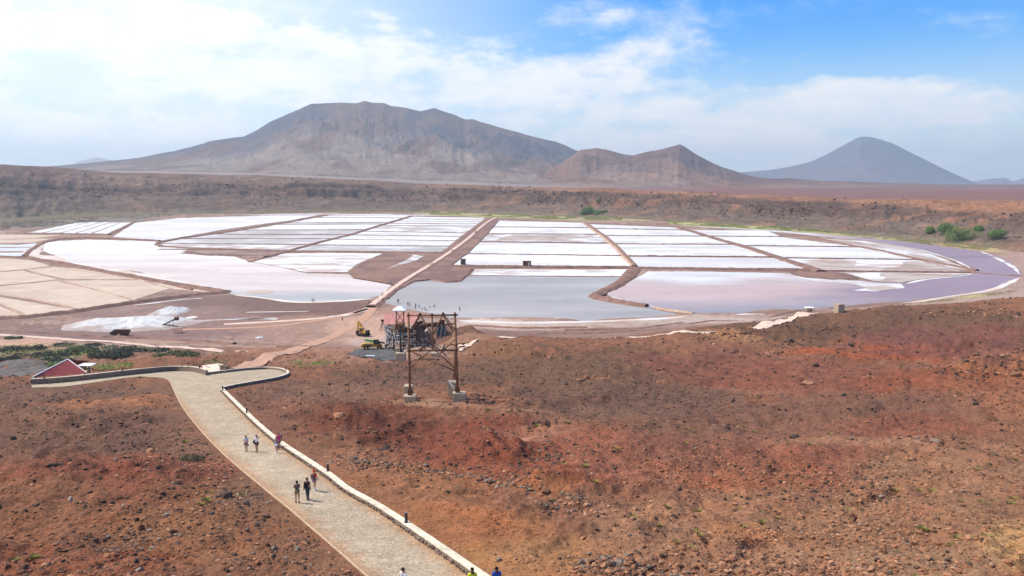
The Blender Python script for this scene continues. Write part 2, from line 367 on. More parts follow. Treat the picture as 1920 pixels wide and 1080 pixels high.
def smooth_z(x, y):
    x = np.asarray(x, float); y = np.asarray(y, float)
    fx = np.clip((x - GX0) / GS, 0, len(_gx) - 1.001); fy = np.clip((y - GY0) / GS, 0, len(_gy) - 1.001)
    ix = fx.astype(int); iy = fy.astype(int); fx = fx - ix; fy = fy - iy
    z = (_G[iy, ix] * (1 - fx) + _G[iy, ix + 1] * fx) * (1 - fy) + (_G[iy + 1, ix] * (1 - fx) + _G[iy + 1, ix + 1] * fx) * fy
    z = 0.5 * (z + np.sqrt(z * z + 0.25)) - 0.12          # never dips under the crater floor
    u = 960 + F * x / np.maximum(y, 1)
    w = 1 - smooth(_dcut(u) * 0.94, _dcut(u) * 1.04, y)
    return np.maximum(z * w, 0.0)
def G(px, py, off=0.0):
    x, y, zz = ray(px, py); t = np.linspace(15, 420, 4000)
    X, Y, Z = x * t, y * t, H + zz * t
    k = np.argmax(Z < smooth_z(X, Y) + off)
    if k == 0: return P(px, py, 0)
    return (float(X[k]), float(Y[k]), float(Z[k]))
def GV(u, v):
    u = np.asarray(u, float); v = np.asarray(v, float); up = (540 - v) / F; dx = (u - 960) / F
    dy = math.cos(PITCH) + math.sin(PITCH) * up; dz = -math.sin(PITCH) + math.cos(PITCH) * up; res = np.full(len(u), 0.0)
    lo = np.full(len(u), 15.0); done = np.zeros(len(u), bool); t = lo.copy()
    for k in range(700):
        t = 15 + k * 0.55; hit = (~done) & (H + dz * t < smooth_z(dx * t, dy * t)); res[hit] = t - 0.27; done |= hit
    flat = ~done; res[flat] = -H / dz[flat]
    for _ in range(3):
        z = smooth_z(dx * res, dy * res); res = (z - H) / dz * .5 + res * .5
    return np.c_[dx * res, dy * res, H + dz * res]
def pip(x, y, poly):
    ins = np.zeros(np.shape(x), bool); n = len(poly)
    for i in range(n):
        x1, y1 = poly[i][:2]; x2, y2 = poly[(i + 1) % n][:2]
        c = ((y1 > y) != (y2 > y)) & (x < (x2 - x1) * (y - y1) / ((y2 - y1) + 1e-12) + x1)
        ins ^= c
    return ins
def polydist(x, y, pts, closed=False):
    d = np.full(np.shape(x), 1e9)
    m = len(pts) if closed else len(pts) - 1
    for i in range(m):
        ax, ay = pts[i][:2]; bx, by = pts[(i + 1) % len(pts)][:2]
        dx, dy = bx - ax, by - ay; l = dx * dx + dy * dy + 1e-9
        t = np.clip(((x - ax) * dx + (y - ay) * dy) / l, 0, 1)
        d = np.minimum(d, np.hypot(x - ax - t * dx, y - ay - t * dy))
    return d
def resample(pts, step):
    pts = [Vector(p) for p in pts]; out = [pts[0]]
    for a, b in zip(pts, pts[1:]):
        n = max(1, int((b - a).length / step))
        for i in range(1, n + 1): out.append(a.lerp(b, i / n))
    return out
def chaikin(pts, k=2):
    pts = [Vector(p) for p in pts]
    for _ in range(k):
        q = [pts[0]]
        for a, b in zip(pts, pts[1:]): q += [a.lerp(b, 0.25), a.lerp(b, 0.75)]
        q.append(pts[-1]); pts = q
    return pts

KERB_R = chaikin([G(*p) for p in ((417, 734), (440, 756), (462, 779), (520, 831), (565, 861), (615, 897), (690, 944), (762, 991), (830, 1038), (890, 1080), (950, 1122), (1000, 1160))])
KERB_L = chaikin([G(*p) for p in ((306, 709), (318, 712), (330, 742), (350, 775), (372, 803), (430, 862), (495, 917), (560, 970), (625, 1026), (690, 1083), (760, 1145), (790, 1175))])
LOOK = chaikin([G(*p) for p in ((418, 731), (440, 726), (480, 719), (520, 712), (539, 706), (541, 701), (530, 695.5), (505, 692), (478, 693), (440, 697), (400, 701.5), (389, 702.5))])
BACKW = chaikin([G(*p) for p in ((58, 721), (110, 718), (160, 713), (220, 706), (270, 701), (320, 696), (350, 696), (374, 699), (388, 704))])
PATH_POLY = [tuple(v) for v in KERB_R[::-1]] + [tuple(v) for v in LOOK] + [tuple(v) for v in BACKW[::-1]] + [G(60, 727)] + [G(120, 725)] + [G(200, 714)] + [G(260, 706)] + [tuple(v) for v in KERB_L]

PBB = (min(p[0] for p in PATH_POLY), max(p[0] for p in PATH_POLY), min(p[1] for p in PATH_POLY), max(p[1] for p in PATH_POLY))
def hill_noise(x, y, z):
    a = smooth(0.4, 4.0, z)
    n = 1.5 * fbm(x / 16, y / 16, 4, 3) + 0.72 * fbm(x / 4.2, y / 4.2, 5, 21, 0.62) + 0.20 * fbm(x / 0.9, y / 0.9, 3, 31, 0.6)
    wq = fbm(x / 20, y / 20, 3, 401) * 2; n -= 0.55 * smooth(0.80, 0.97, ridged(x / 26 + wq, y / 40 + wq, 3, 411)) 
    n += 0.5 * (ridged(x / 9, y / 9, 4, 5) - 0.6) * smooth(0.45, 0.6, vnoise(x / 22, y / 22, 9))
    return n * a
KNOLLS = [(690, 790, 7, 3, 1.0), (735, 812, 6, 3, 0.9), (640, 770, 6, 3, 0.5), (940, 850, 8, 4, 0.9), (1065, 920, 5, 2.5, 0.7), (1030, 800, 5, 3, 0.5), (1350, 632, 9, 6, 1.0),
          (1860, 690, 14, 6, 1.2), (1780, 645, 12, 5, 0.8), (1500, 625, 12, 6, 0.8), (1000, 668, 16, 8, 0.8), (150, 800, 10, 5, 0.7), (350, 900, 8, 4, 0.6), (100, 890, 7, 4, 0.5), (1900, 1040, 5, 3, 0.8)]
KN = [(G(a, b), rx, ry, h) for a, b, rx, ry, h in KNOLLS]
GANTRY = G(815, 752); 
PADS = [(GANTRY[0], GANTRY[1] + 1.5, 5.5)]
def ground_z(x, y, raw=False):
    z = smooth_z(x, y); n = hill_noise(x, y, z)
    for (c, rx, ry, h) in KN:
        e = ((x - c[0]) / rx) ** 2 + ((y - c[1]) / ry) ** 2
        n = n + 1.7 * h * np.exp(-e * 1.5) * (1 + 0.9 * fbm(x / 2.2, y / 2.2, 4, 77))
    near = (x > PBB[0] - 4) & (x < PBB[1] + 4) & (y > PBB[2] - 4) & (y < PBB[3] + 4)
    ins = np.zeros(np.shape(x), bool); dk = np.full(np.shape(x), 99.0)
    if near.any(): ins[near] = pip(x[near], y[near], PATH_POLY); dk[near] = polydist(x[near], y[near], PATH_POLY, True)
    k = np.where(ins, 0.0, smooth(0.3, 6.0, dk))
    for (ax, ay, r) in PADS: k = k * smooth(r * 0.6, r, np.hypot(x - ax, y - ay))
    z2 = z + n * k
    return np.where(ins & (dk > 0.12), z2 - 0.12, z2 - 0.02 * (1 - k))
def gz(x, y): return float(ground_z(np.array([x]), np.array([y]))[0])

# ---- ground sheet
def warp_noise(x, y, s, sc): return fbm(x / sc, y / sc, 4, s)
BLOBS = [  # pixel centre, radii, colour, weight
 (300, 760, 420, 40, (124, 88, 74), .9), (60, 740, 240, 25, (112, 84, 74), .8), (230, 755, 120, 9, (168, 108, 78), .8), (150, 830, 300, 50, (108, 80, 70), .8), (250, 900, 260, 45, (132, 72, 58), .9),
 (60, 960, 200, 70, (140, 90, 66), .9), (420, 980, 220, 80, (146, 96, 68), .9), (120, 1060, 260, 50, (150, 84, 60), .8), (560, 1060, 120, 50, (150, 102, 76), .8), (500, 920, 80, 60, (120, 88, 72), .8),
 (570, 1030, 60, 90, (128, 86, 66), .5),
 (520, 780, 120, 50, (138, 92, 76), .9), (690, 790, 130, 55, (112, 62, 52), 1.0), (600, 850, 70, 30, (150, 100, 76), .8), (760, 930, 190, 60, (160, 104, 74), .9), (650, 890, 70, 30, (168, 112, 80), .8), (900, 1000, 180, 60, (168, 106, 70), .9),
 (1000, 1050, 160, 45, (184, 128, 84), .65), (1080, 1030, 110, 30, (178, 122, 84), .8), (900, 830, 190, 50, (134, 70, 56), 1.0), (950, 880, 150, 30, (140, 72, 54), .9), (1050, 905, 80, 25, (170, 100, 62), .7),
 (620, 730, 160, 18, (124, 92, 80), .8), (600, 700, 120, 12, (148, 96, 76), .8), (800, 700, 220, 28, (104, 78, 68), .95), (780, 680, 160, 12, (132, 88, 70), .6), (820, 757, 130, 8, (176, 132, 106), .85), (1000, 763, 90, 5, (192, 146, 122), .8), (960, 752, 140, 12, (152, 98, 76), .8),
 (1080, 690, 260, 42, (106, 80, 66), .95), (1150, 750, 230, 35, (104, 80, 70), .9), (930, 655, 90, 12, (132, 92, 70), .8), (1030, 800, 70, 12, (172, 118, 96), .55), (1040, 815, 45, 10, (200, 150, 128), .8),
 (1160, 850, 170, 60, (150, 86, 68), .9), (1250, 880, 130, 40, (164, 100, 78), .7), (1330, 830, 140, 40, (132, 82, 70), .8), (1330, 690, 180, 35, (124, 74, 66), .9), (1320, 780, 200, 35, (112, 82, 72), .9),
 (1480, 620, 220, 30, (98, 74, 60), .95), (1700, 600, 260, 30, (104, 76, 62), .95), (1380, 632, 60, 12, (176, 124, 88), .8), (1640, 663, 170, 16, (162, 82, 54), .95), (1800, 640, 200, 30, (118, 70, 66), .9), (1520, 710, 220, 35, (134, 78, 66), .9),
 (1870, 690, 110, 20, (164, 100, 70), .9), (1760, 720, 200, 28, (146, 80, 58), .9), (1880, 750, 120, 30, (160, 100, 74), .8), (1600, 770, 260, 35, (122, 84, 72), .85), (1440, 800, 200, 30, (128, 86, 72), .8), (1700, 800, 160, 22, (136, 78, 64), .8),
 (1620, 838, 190, 14, (166, 116, 92), .9), (1500, 880, 180, 40, (142, 82, 66), .85), (1420, 900, 130, 30, (156, 92, 68), .8), (1800, 890, 200, 50, (158, 112, 86), .9), (1400, 980, 220, 60, (166, 114, 86), .9), (1250, 1000, 140, 60, (172, 120, 92), .9),
 (1700, 980, 260, 60, (154, 110, 84), .9), (1560, 1060, 320, 40, (168, 122, 94), .9), (1880, 1020, 80, 45, (196, 146, 98), .9), (1850, 850, 120, 20, (150, 104, 82), .8), (1420, 1000, 70, 22, (182, 118, 80), .8), (1700, 1050, 180, 30, (150, 116, 92), .7),
]
def ground_colors(X, Y, Z):
    u, v = proj(X, Y, Z)
    wx = warp_noise(X, Y, 51, 14) * 1.0; wy = warp_noise(X, Y, 61, 9) * 1.0; wf = warp_noise(X, Y, 71, 2.2)
    uu = u + wx * 75 + wf * 14; vv = v + wy * 22 + wf * 5
    hill = np.array(lin((142, 94, 74)))[None, :] * np.ones((len(X), 3))
    for cx, cy, rx, ry, c, w in BLOBS:
        e = ((uu - cx) / rx) ** 2 + ((vv - cy) / ry) ** 2
        k = (w * (1 - smooth(0.35, 1.35, e)))[:, None]
        hill = hill * (1 - k) + np.array(lin(c)) * k
    # floor of the crater
    fl = np.array(lin((142, 114, 100)))[None, :] * np.ones((len(X), 3))
    st = smooth(0.52, 0.62, vnoise(X / 30 + wf, Y / 7 + wx, 15)); fl = fl * (1 - 0.4 * st[:, None]) + np.array(lin((122, 94, 88))) * 0.4 * st[:, None]
    st = smooth(0.55, 0.66, vnoise(X / 24 + 7 + wx, Y / 5 + wf, 25)); fl = fl * (1 - 0.6 * st[:, None]) + np.array(lin((176, 148, 132))) * 0.6 * st[:, None]
    FB = [(80, 625, 500, 12, (126, 104, 102), .8), (350, 600, 200, 35, (138, 110, 102), .8), (560, 575, 140, 20, (112, 86, 78), .9), (420, 565, 160, 12, (106, 82, 74), .9), (600, 620, 160, 30, (160, 128, 112), .8),
          (700, 610, 90, 25, (186, 150, 130), .9), (760, 580, 60, 14, (160, 128, 112), .8), (700, 640, 60, 12, (192, 164, 150), .7), (1050, 612, 240, 8, (190, 168, 152), .8), (930, 625, 120, 8, (128, 100, 90), .9), (1330, 600, 180, 8, (186, 166, 154), .8), (1250, 618, 200, 8, (140, 112, 100), .8),
          (900, 605, 60, 6, (206, 184, 168), .8), (200, 545, 500, 60, (150, 130, 122), .3), (0, 640, 150, 10, (200, 160, 138), .7), (100, 650, 160, 8, (196, 156, 134), .6), (400, 665, 250, 14, (140, 104, 86), .9), (560, 660, 140, 10, (150, 106, 84), .8),
          (600, 676, 120, 8, (160, 112, 86), .6), (100, 410, 220, 22, (128, 116, 104), .9), (1800, 450, 260, 20, (176, 150, 140), .6), (1900, 520, 60, 60, (170, 140, 128), .7), (1900, 555, 300, 12, (170, 146, 130), .8)]
    for cx, cy, rx, ry, c, w in FB:
        e = ((u + wx * 30 - cx) / rx) ** 2 + ((v + wy * 5 - cy) / ry) ** 2
        k = (w * (1 - smooth(0.35, 1.35, e)))[:, None]
        fl = fl * (1 - k) + np.array(lin(c)) * k
    k = smooth(3.2, 5.2, Z + wf * 1.2)[:, None]
    k = np.maximum(k, (smooth(880, 900, u) * smooth(0.4, 1.6, Z + 0.4 * wf))[:, None])
    g_ = hill.mean(1, keepdims=True); hill = (hill * 0.74 + np.array(lin((142, 92, 68))) * 0.26) * np.array([0.83, 0.91, 0.89])
    return fl * (1 - k) + hill * k
def build_ground():
    U = np.linspace(-330, 2250, 820)
    v1 = np.linspace(1000, 262.0 ** -1 * 46 * 1500, 10)
    d = np.concatenate([np.linspace(-7, 30, 16)[:-1], 1.0 / np.linspace(1 / 30.0, 1 / 262.0, 610)[:-1], 1.0 / np.linspace(1 / 262.0, 1 / 1350.0, 90)])
    # widen the fan close to the camera so the slope exists under it
    TU = (U - 960) / F
    Yg = np.repeat(d[:, None], len(U), 1); Xg = TU[None, :] * np.maximum(Yg, 0) + TU[None, :] * 22 * (1 - smooth(20, 60, Yg))
    X = Xg.ravel(); Y = Yg.ravel(); Z = ground_z(X, Y)
    c = ground_colors(X, np.maximum(Y, 20), Z)
    me = npmesh('ground', np.c_[X, Y, Z], gridfaces(len(d), len(U)), c)
    tag(link('ground', me, M_SOIL), kind='structure')
build_ground()

# ------------------------------------------------------------------ crater rim and the plain beyond it
U2 = np.linspace(-700, 2620, 1000)
def ipx(pts, u): return np.interp(u, [p[0] for p in pts], [p[1] for p in pts])
BASE = [(-700, 450), (-200, 437), (0, 424), (100, 413), (200, 406), (400, 400), (600, 397.5), (800, 396), (950, 400), (1100, 406), (1300, 416), (1500, 429), (1700, 446), (1850, 462), (1920, 472), (2100, 500), (2620, 560)]
CREST = [(-700, 300), (-200, 303), (0, 308), (110, 314), (210, 323), (350, 327), (480, 328.5), (600, 334), (700, 338), (820, 345), (900, 347.5), (1000, 351), (1120, 352), (1200, 356), (1400, 365), (1600, 372), (1920, 378), (2620, 392)]
FOOT = [(-700, 321), (200, 321), (450, 324), (650, 332), (850, 341), (1000, 346), (1100, 348), (1300, 351), (1500, 352), (2620, 353)]
db = 46 * F / (ipx(BASE, U2) - HOR)
dc = db + np.interp(U2, [-700, 0, 300, 900, 1500, 1920, 2620], [330, 320, 240, 170, 150, 130, 110])
zc = H - (ipx(CREST, U2) + 1.2 * fbm(U2 / 60, U2 * 0, 4, 4) - HOR) / F * dc
z25 = H - (ipx(FOOT, U2) - HOR) / F * 2500
TX = (U2 - 960) / F
def build_rim():
    nT = 120
    t = np.linspace(-0.12, 1, nT)[:, None]
    uw = U2[None, :] + 0 * t
    w = fbm(uw / 90 + 3, t * 3, 5, 14) * 0.07 + fbm(uw / 16, t * 8, 4, 15) * 0.035
    tt = np.clip(t + w * smooth(0, 0.2, t) * smooth(1.0, 0.85, t), -0.12, 1)
    flat = np.interp(U2, [-700, 0, 250, 500, 2620], [0.42, 0.40, 0.25, 0.06, 0.02])[None, :]
    s = np.clip((tt - flat) / (1 - flat), 0, 1)
    cl = 0.5 + 0.5 * smooth(-0.25, 0.25, fbm(uw / 130, t * 0, 3, 41))       # strength of the cliff band
    prof = np.where(s < 0.42, s * 0.95, 0); a = 0.42 * 0.95
    cl = cl * (0.25 + 0.75 * smooth(150, 650, U2[None, :])); rise = 0.26 * cl
    band = a + rise * smooth(0.42, 0.475, s) + (s - 0.42) * 0.25
    top0 = a + rise + (0.6 - 0.42) * 0.25
    band2 = top0 + 0.12 * cl * smooth(0.60, 0.64, s) + (s - 0.6) * ((1 - top0 - 0.12 * cl) / 0.4)
    prof = np.where(s < 0.42, prof, np.where(s < 0.6, band, band2))
    prof = prof / np.maximum(prof[-1:, :], 1e-3)
    Z = zc[None, :] * prof + np.clip(tt, 0, flat) * 3.0 * (1 - prof)
    D = db[None, :] + (dc - db)[None, :] * t
    X = TX[None, :] * D; Y = D
    en = smooth(0.0, 0.1, s) * smooth(1.0, 0.9, t)
    Z = Z + en * (1.6 * fbm(X / 30, Y / 30, 5, 8, 0.6) + 1.5 * (ridged(X / 9, Y / 16, 4, 28) - 0.6) * smooth(0.36, 0.46, s) * smooth(0.8, 0.6, s) + 0.8 * fbm(X / 6, Y / 6, 3, 29) + 1.5 * (ridged(X / 22, Y / 45, 4, 18) - 0.62) * (0.4 + smooth(0.4, 0.5, s)))
    Z = np.where(t < 0, -2.0, Z)
    Z[t[:, 0] <= 0] = np.linspace(-3, 0.0, int((t[:, 0] <= 0).sum()))[:, None]
    global RIMG
    RIMG = (X.copy(), Y.copy(), Z.copy(), s.copy() + 0 * X)
    # colour
    uu = (uw + 60 * fbm(X / 60, Y / 60, 4, 33))
    e = lambda v: v[..., None]
    lo = np.array(lin((110, 92, 80))); cf = np.array(lin((98, 78, 68))); hi = np.array(lin((142, 102, 78))); hil = np.array(lin((124, 100, 86))); lof = np.array(lin((122, 112, 88)))
    c = lo * np.ones(Z.shape + (3,))
    k = smooth(0.36, 0.5, s + 0.05 * fbm(X / 12, Y / 12, 3, 55)); c = c * (1 - e(k)) + cf * e(k)
    topc = hil * e(1 - smooth(700, 1200, uu)) + hi * e(smooth(700, 1200, uu))
    k = smooth(0.62, 0.8, s + 0.10 * fbm(X / 40, Y / 20, 4, 56)); c = c * (1 - e(k)) + topc * e(k)
    st_ = vnoise(uu / 70, s * 26 + fbm(X / 50, Y / 50, 3, 58) * 2, 59); c = c * e(0.80 + 0.36 * st_)
    k = smooth(0.12, 0.0, s); c = c * (1 - e(k) * .7) + lof * e(k) * .7
    k = 0.6 * smooth(0.1, 0.45, fbm(X / 35, Y / 15, 4, 57)); c = c * (1 - e(k)) + topc * 1.08 * e(k)
    me = npmesh('crater_rim', np.stack([X, Y, Z], -1).reshape(-1, 3), gridfaces(nT, len(U2)), c.reshape(-1, 3))
    tag(link('crater_rim', me, M_FAR), kind='structure')
    # plain
    nP = 60; q = np.linspace(0, 1, nP)[:, None]
    Dq = dc[None, :] * (11500.0 / dc[None, :]) ** q
    zfar = np.interp(U2, [-700, 1000, 1500, 2620], [20, 20, 2, 2])[None, :]
    lt = (Dq - dc[None, :]) / (2500 - dc[None, :])
    Zq = np.where(lt < 1, zc[None, :] + (z25 - zc)[None, :] * np.clip(lt, 0, 1), z25[None, :] + (zfar - z25[None, :]) * smooth(2500, 7500, Dq))
    X = TX[None, :] * Dq; Zq = Zq - 5.0 * np.exp(-((lt - 0.22) / 0.16) ** 2) * smooth(0, 0.05, lt) + 3.0 * fbm(X / 160, Dq / 160, 4, 81) * smooth(0, 0.2, lt)
    uq = U2[None, :] + 80 * fbm(X / 300, Dq / 300, 3, 34)
    cr = hi * np.ones(Zq.shape + (3,))
    cl_ = np.array(lin((146, 130, 124))); crd = np.array(lin((128, 92, 84)))
    far = cl_ * e(1 - smooth(900, 1350, uq)) + crd * e(smooth(900, 1350, uq))
    near = hil * e(1 - smooth(700, 1200, uq)) + hi * e(smooth(700, 1200, uq))
    k = smooth(0.0, 0.25, lt); c = near * (1 - e(k)) + far * e(k)
    me = npmesh('plain', np.stack([X, Dq, Zq], -1).reshape(-1, 3), gridfaces(nP, len(U2)), c.reshape(-1, 3))
    tag(link('plain', me, M_FAR), kind='structure')
build_rim()

# ------------------------------------------------------------------ mountains
def mountain(name, sky_pts, foot_pts, Df, Dr, Dbk, cols, seed, n=620, nr=150, gully=1.0, rough=1.0):
    u = np.linspace(sky_pts[0][0], sky_pts[-1][0], n)
    ys = ipx(sky_pts, u) + rough * 1.1 * fbm(u / 22, u * 0, 4, seed)
    yf = ipx(foot_pts, u)
    zr = H - (ys - HOR) / F * Dr; zf = H - (yf - HOR) / F * Df
    t = np.concatenate([np.linspace(0, 1, nr - 30), np.linspace(1, 2, 31)[1:]])[:, None]
    D = np.where(t <= 1, Df + (Dr - Df) * t, Dr + (Dbk - Dr) * (t - 1))
    X = (u[None, :] - 960) / F * D; Y = D + 0 * X
    hgt = np.maximum(zr - zf, 1)[None, :]
    # concave slope, steeper toward the ridge
    pr = np.where(t <= 1, 0.30 * t + 0.70 * np.clip(t, 0, 1) ** 2.2, 1 - (t - 1) ** 1.3)
    k = hgt / hgt.max()
    wx = 0.35 * fbm(X / (Dr * .10), Y / (Dr * .10), 4, seed + 3)
    sw = u[None, :] / 60 + 2.6 * wx + t * (0.9 * np.sin(u[None, :] / 170 + seed)); sl = Dr * 0.13; wy_ = fbm(X / (sl * 2), Y / (sl * 2), 4, seed + 13); rg = 0.25 * ridged(sw, t * 1.8 + wx, 5, seed + 5) + 0.75 * ridged(X / sl + wy_ * 1.2 + Y / sl * .35, Y / (sl * 2.2) - wy_, 6, seed + 6) - 0.6
    rg2 = ridged(u[None, :] / 13 + wx * 3, t * 2.5, 4, seed + 9) - 0.6
    env = np.clip(t, 0, 1) ** 0.8 * smooth(1.0, 0.80, t) + 0.05
    Z = zf[None, :] + hgt * pr + hgt * 0.62 * gully * env * rg + hgt * 0.04 * gully * env * rg2 + (0.030 * hgt * fbm(X / (Dr * .03), Y / (Dr * .03), 5, seed + 1, .65) + 0.05 * hgt * (ridged(X / (Dr * .045) + wy_, Y / (Dr * .08) - wy_, 4, seed + 31) - .6)) * env
    Z = np.where(t > 1, np.minimum(Z, zr[None, :] * 1.0), Z)
    Z = np.where((t < 1), np.minimum(Z, H + (zr[None, :] - H) / Dr * D - 0.5), Z)
    Z[0] -= 12
    e = lambda v: v[..., None]
    c = np.array(lin(cols[0])) * np.ones(Z.shape + (3,))
    kk = smooth(0.2, 0.7, pr + 0.2 * fbm(X / 300, Y / 300, 4, seed + 2)); c = c * (1 - e(kk)) + np.array(lin(cols[1])) * e(kk)
    kk = 0.85 * smooth(-0.05, 0.22, fbm(X / 210, Y / 420, 5, seed + 7)); c = c * (1 - e(kk)) + np.array(lin(cols[2])) * e(kk)
    me = npmesh(name, np.stack([X, Y, Z], -1).reshape(-1, 3), gridfaces(len(t), n), c.reshape(-1, 3))
    return tag(link(name, me, M_MOUNT), kind='structure')
SKY1 = [(40, 318), (100, 313), (180, 305.5), (270, 297), (330, 285), (370, 277), (400, 267), (430, 262), (465, 257), (490, 246), (520, 228), (560, 211), (592, 199), (620, 197), (650, 197), (675, 197), (690, 192.5), (705, 196), (725, 197), (740, 203), (765, 205), (792, 212), (817, 205.5), (835, 212), (850, 217), (875, 227), (890, 226), (920, 236), (960, 248), (1000, 258), (1040, 267), (1080, 283), (1120, 296), (1200, 318), (1300, 338), (1400, 352)]
mountain('mountain', SKY1, [(40, 322), (300, 323), (600, 328), (900, 341), (1100, 350), (1400, 354)], 2500, 4200, 5600, ((136, 116, 103), (68, 62, 72), (108, 80, 66)), 101, n=900)  # dark bluish upper tone puts the mountain's shade into its colour
SKY2 = [(980, 345), (1020, 325), (1060, 300), (1088, 281.5), (1116, 277.5), (1140, 283), (1165, 290), (1182, 293), (1205, 287), (1235, 281), (1258, 276), (1270, 272.5), (1282, 278), (1300, 290), (1330, 305), (1355, 316), (1400, 329), (1430, 334.5), (1490, 335), (1520, 338.5), (1600, 341), (1700, 344), (1800, 348), (1960, 349.5), (2300, 352)]
mountain('hill', SKY2, [(980, 350), (1300, 353), (1500, 353), (2300, 354)], 2200, 3100, 4000, ((136, 110, 96), (104, 78, 70), (124, 92, 76)), 211, n=760, gully=1.7)
SKY3 = [(1360, 327), (1385, 323), (1440, 319), (1480, 312), (1510, 305), (1540, 292), (1570, 275), (1592, 263), (1603, 258.5), (1618, 258.5), (1640, 263), (1662, 270), (1700, 288), (1740, 307), (1780, 326), (1810, 338), (1830, 345)]
mountain('volcano', SKY3, [(1360, 345), (1830, 349)], 6200, 7200, 8000, ((112, 100, 104), (88, 86, 98), (100, 92, 98)), 307, n=420, nr=110, gully=0.45, rough=0.3)
mountain('far_hill', [(1790, 346), (1825, 339), (1850, 335), (1875, 333.5), (1893, 340), (1905, 336), (1930, 330), (1960, 326), (2000, 330), (2060, 345)], [(1790, 349), (2060, 349)], 8200, 9000, 9600, ((120, 104, 100), (104, 92, 92), (118, 98, 92)), 401, n=160, nr=70, gully=0.5, rough=0.3)
mountain('far_hill', [(150, 305), (172, 300), (192, 296), (212, 300), (240, 306)], [(150, 312), (240, 312)], 9600, 10200, 10800, ((160, 140, 130), (150, 130, 125), (150, 130, 120)), 421, n=80, nr=60, gully=0.3, rough=0.2)

# ------------------------------------------------------------------ haze
def build_haze():
    mb = MB(); x0, x1, y0, y1, z0, z1 = -16000, 16000, -1500, 12500, -8, 470
    mb.box(((x0 + x1) / 2, (y0 + y1) / 2, (z0 + z1) / 2), (x1 - x0, y1 - y0, z1 - z0))
    m = bpy.data.materials.new('haze'); m.use_nodes = True; N = m.node_tree.nodes; N.clear()
    o = N.new('ShaderNodeOutputMaterial'); v = N.new('ShaderNodeVolumePrincipled')
    v.inputs['Density'].default_value = 1.25e-4; v.inputs['Color'].default_value = (0.76, 0.87, 1.0, 1); v.inputs['Anisotropy'].default_value = 0.2
    m.node_tree.links.new(v.outputs[0], o.inputs['Volume'])
    ob = mb.build('haze', m); tag(ob, kind='stuff')
build_haze()

# ------------------------------------------------------------------ salt pans, lakes, dikes, tracks on the crater floor (z = 0)
def poly_sheet(name, pts_px, z, colfn, m, cuts=10, jitter=0.0, seg_px=8, drape=False, kind='structure', jscale=1.0, curve=0):
    """flat sheet through pixel outline, cut into a lattice so that it can carry colour variation"""
    pts = [Vector((p[0], p[1], 0)) for p in pts_px]
    if curve:
        pts = pts + [pts[0]]
        for _ in range(curve):
            q = []
            for a, b in zip(pts, pts[1:]): q += [a.lerp(b, 0.25), a.lerp(b, 0.75)]
            pts = q + [q[0]]
        pts = pts[:-1]
    out = []
    for a, b in zip(pts, pts[1:] + pts[:1]):
        n = max(1, int((b - a).length / seg_px))
        for i in range(n): out.append(a.lerp(b, i / n))
    w = []
    for p in out:
        jx = jitter * jscale * 3 * float(fbm(np.array([p.x / 9.0]), np.array([p.y / 3.0]), 3, 5)[0]); jy = jitter * float(fbm(np.array([p.x / 7.0]), np.array([p.y / 3.0 + 40]), 3, 6)[0])
        w.append(P(p.x + jx, p.y + jy, z) if not drape else G(p.x + jx, p.y + jy))
    from mathutils.geometry import tessellate_polygon
    w = [v for i, v in enumerate(w) if math.hypot(v[0] - w[i - 1][0], v[1] - w[i - 1][1]) > 1e-3]
    bm = bmesh.new(); vs = [bm.verts.new(v) for v in w]
    for t in tessellate_polygon([[Vector((v[0], v[1], 0)) for v in w]]):
        if len(set(t)) == 3: bm.faces.new([vs[i] for i in t])
    xs = [v[0] for v in w]; ys = [v[1] for v in w]
    def cut(co, no):
        bmesh.ops.bisect_plane(bm, geom=bm.verts[:] + bm.edges[:] + bm.faces[:], plane_co=co, plane_no=no)
    for i in range(1, cuts): cut((min(xs) + (max(xs) - min(xs)) * i / cuts, 0, 0), (1, 0, 0))
    y_a, y_b = 1 / min(ys), 1 / max(ys)
    for i in range(1, cuts): cut((0, 1 / (y_a + (y_b - y_a) * i / cuts), 0), (0, 1, 0))
    bmesh.ops.recalc_face_normals(bm, faces=bm.faces[:])
    me = bpy.data.meshes.new(name); bm.to_mesh(me); bm.free()
    co = np.zeros(len(me.vertices) * 3); me.vertices.foreach_get('co', co); co = co.reshape(-1, 3)
    if drape:
        co[:, 2] = ground_z(co[:, 0], co[:, 1]) + z; me.vertices.foreach_set('co', co.ravel())
    flip = sum(p.normal.z for p in me.polygons) < 0
    if flip: me.flip_normals()
    u, v = proj(co[:, 0], co[:, 1], co[:, 2])
    c = colfn(u, v, co[:, 0], co[:, 1])
    a = me.color_attributes.new('Col', 'FLOAT_COLOR', 'POINT'); cc = np.ones((len(co), 4), np.float32); cc[:, :3] = c
    a.data.foreach_set('color', cc.ravel())
    return tag(link(name, me, m), kind=kind)
def const(rgb, var=0.0):
    c = np.array(rgb)
    return lambda u, v, x, y: c[None, :] * (1 + var * fbm(x / 12, y / 20, 3, 12))[:, None]
def blend(a, b, k): return np.array(a)[None, :] * (1 - k[:, None]) + np.array(b)[None, :] * k[:, None]

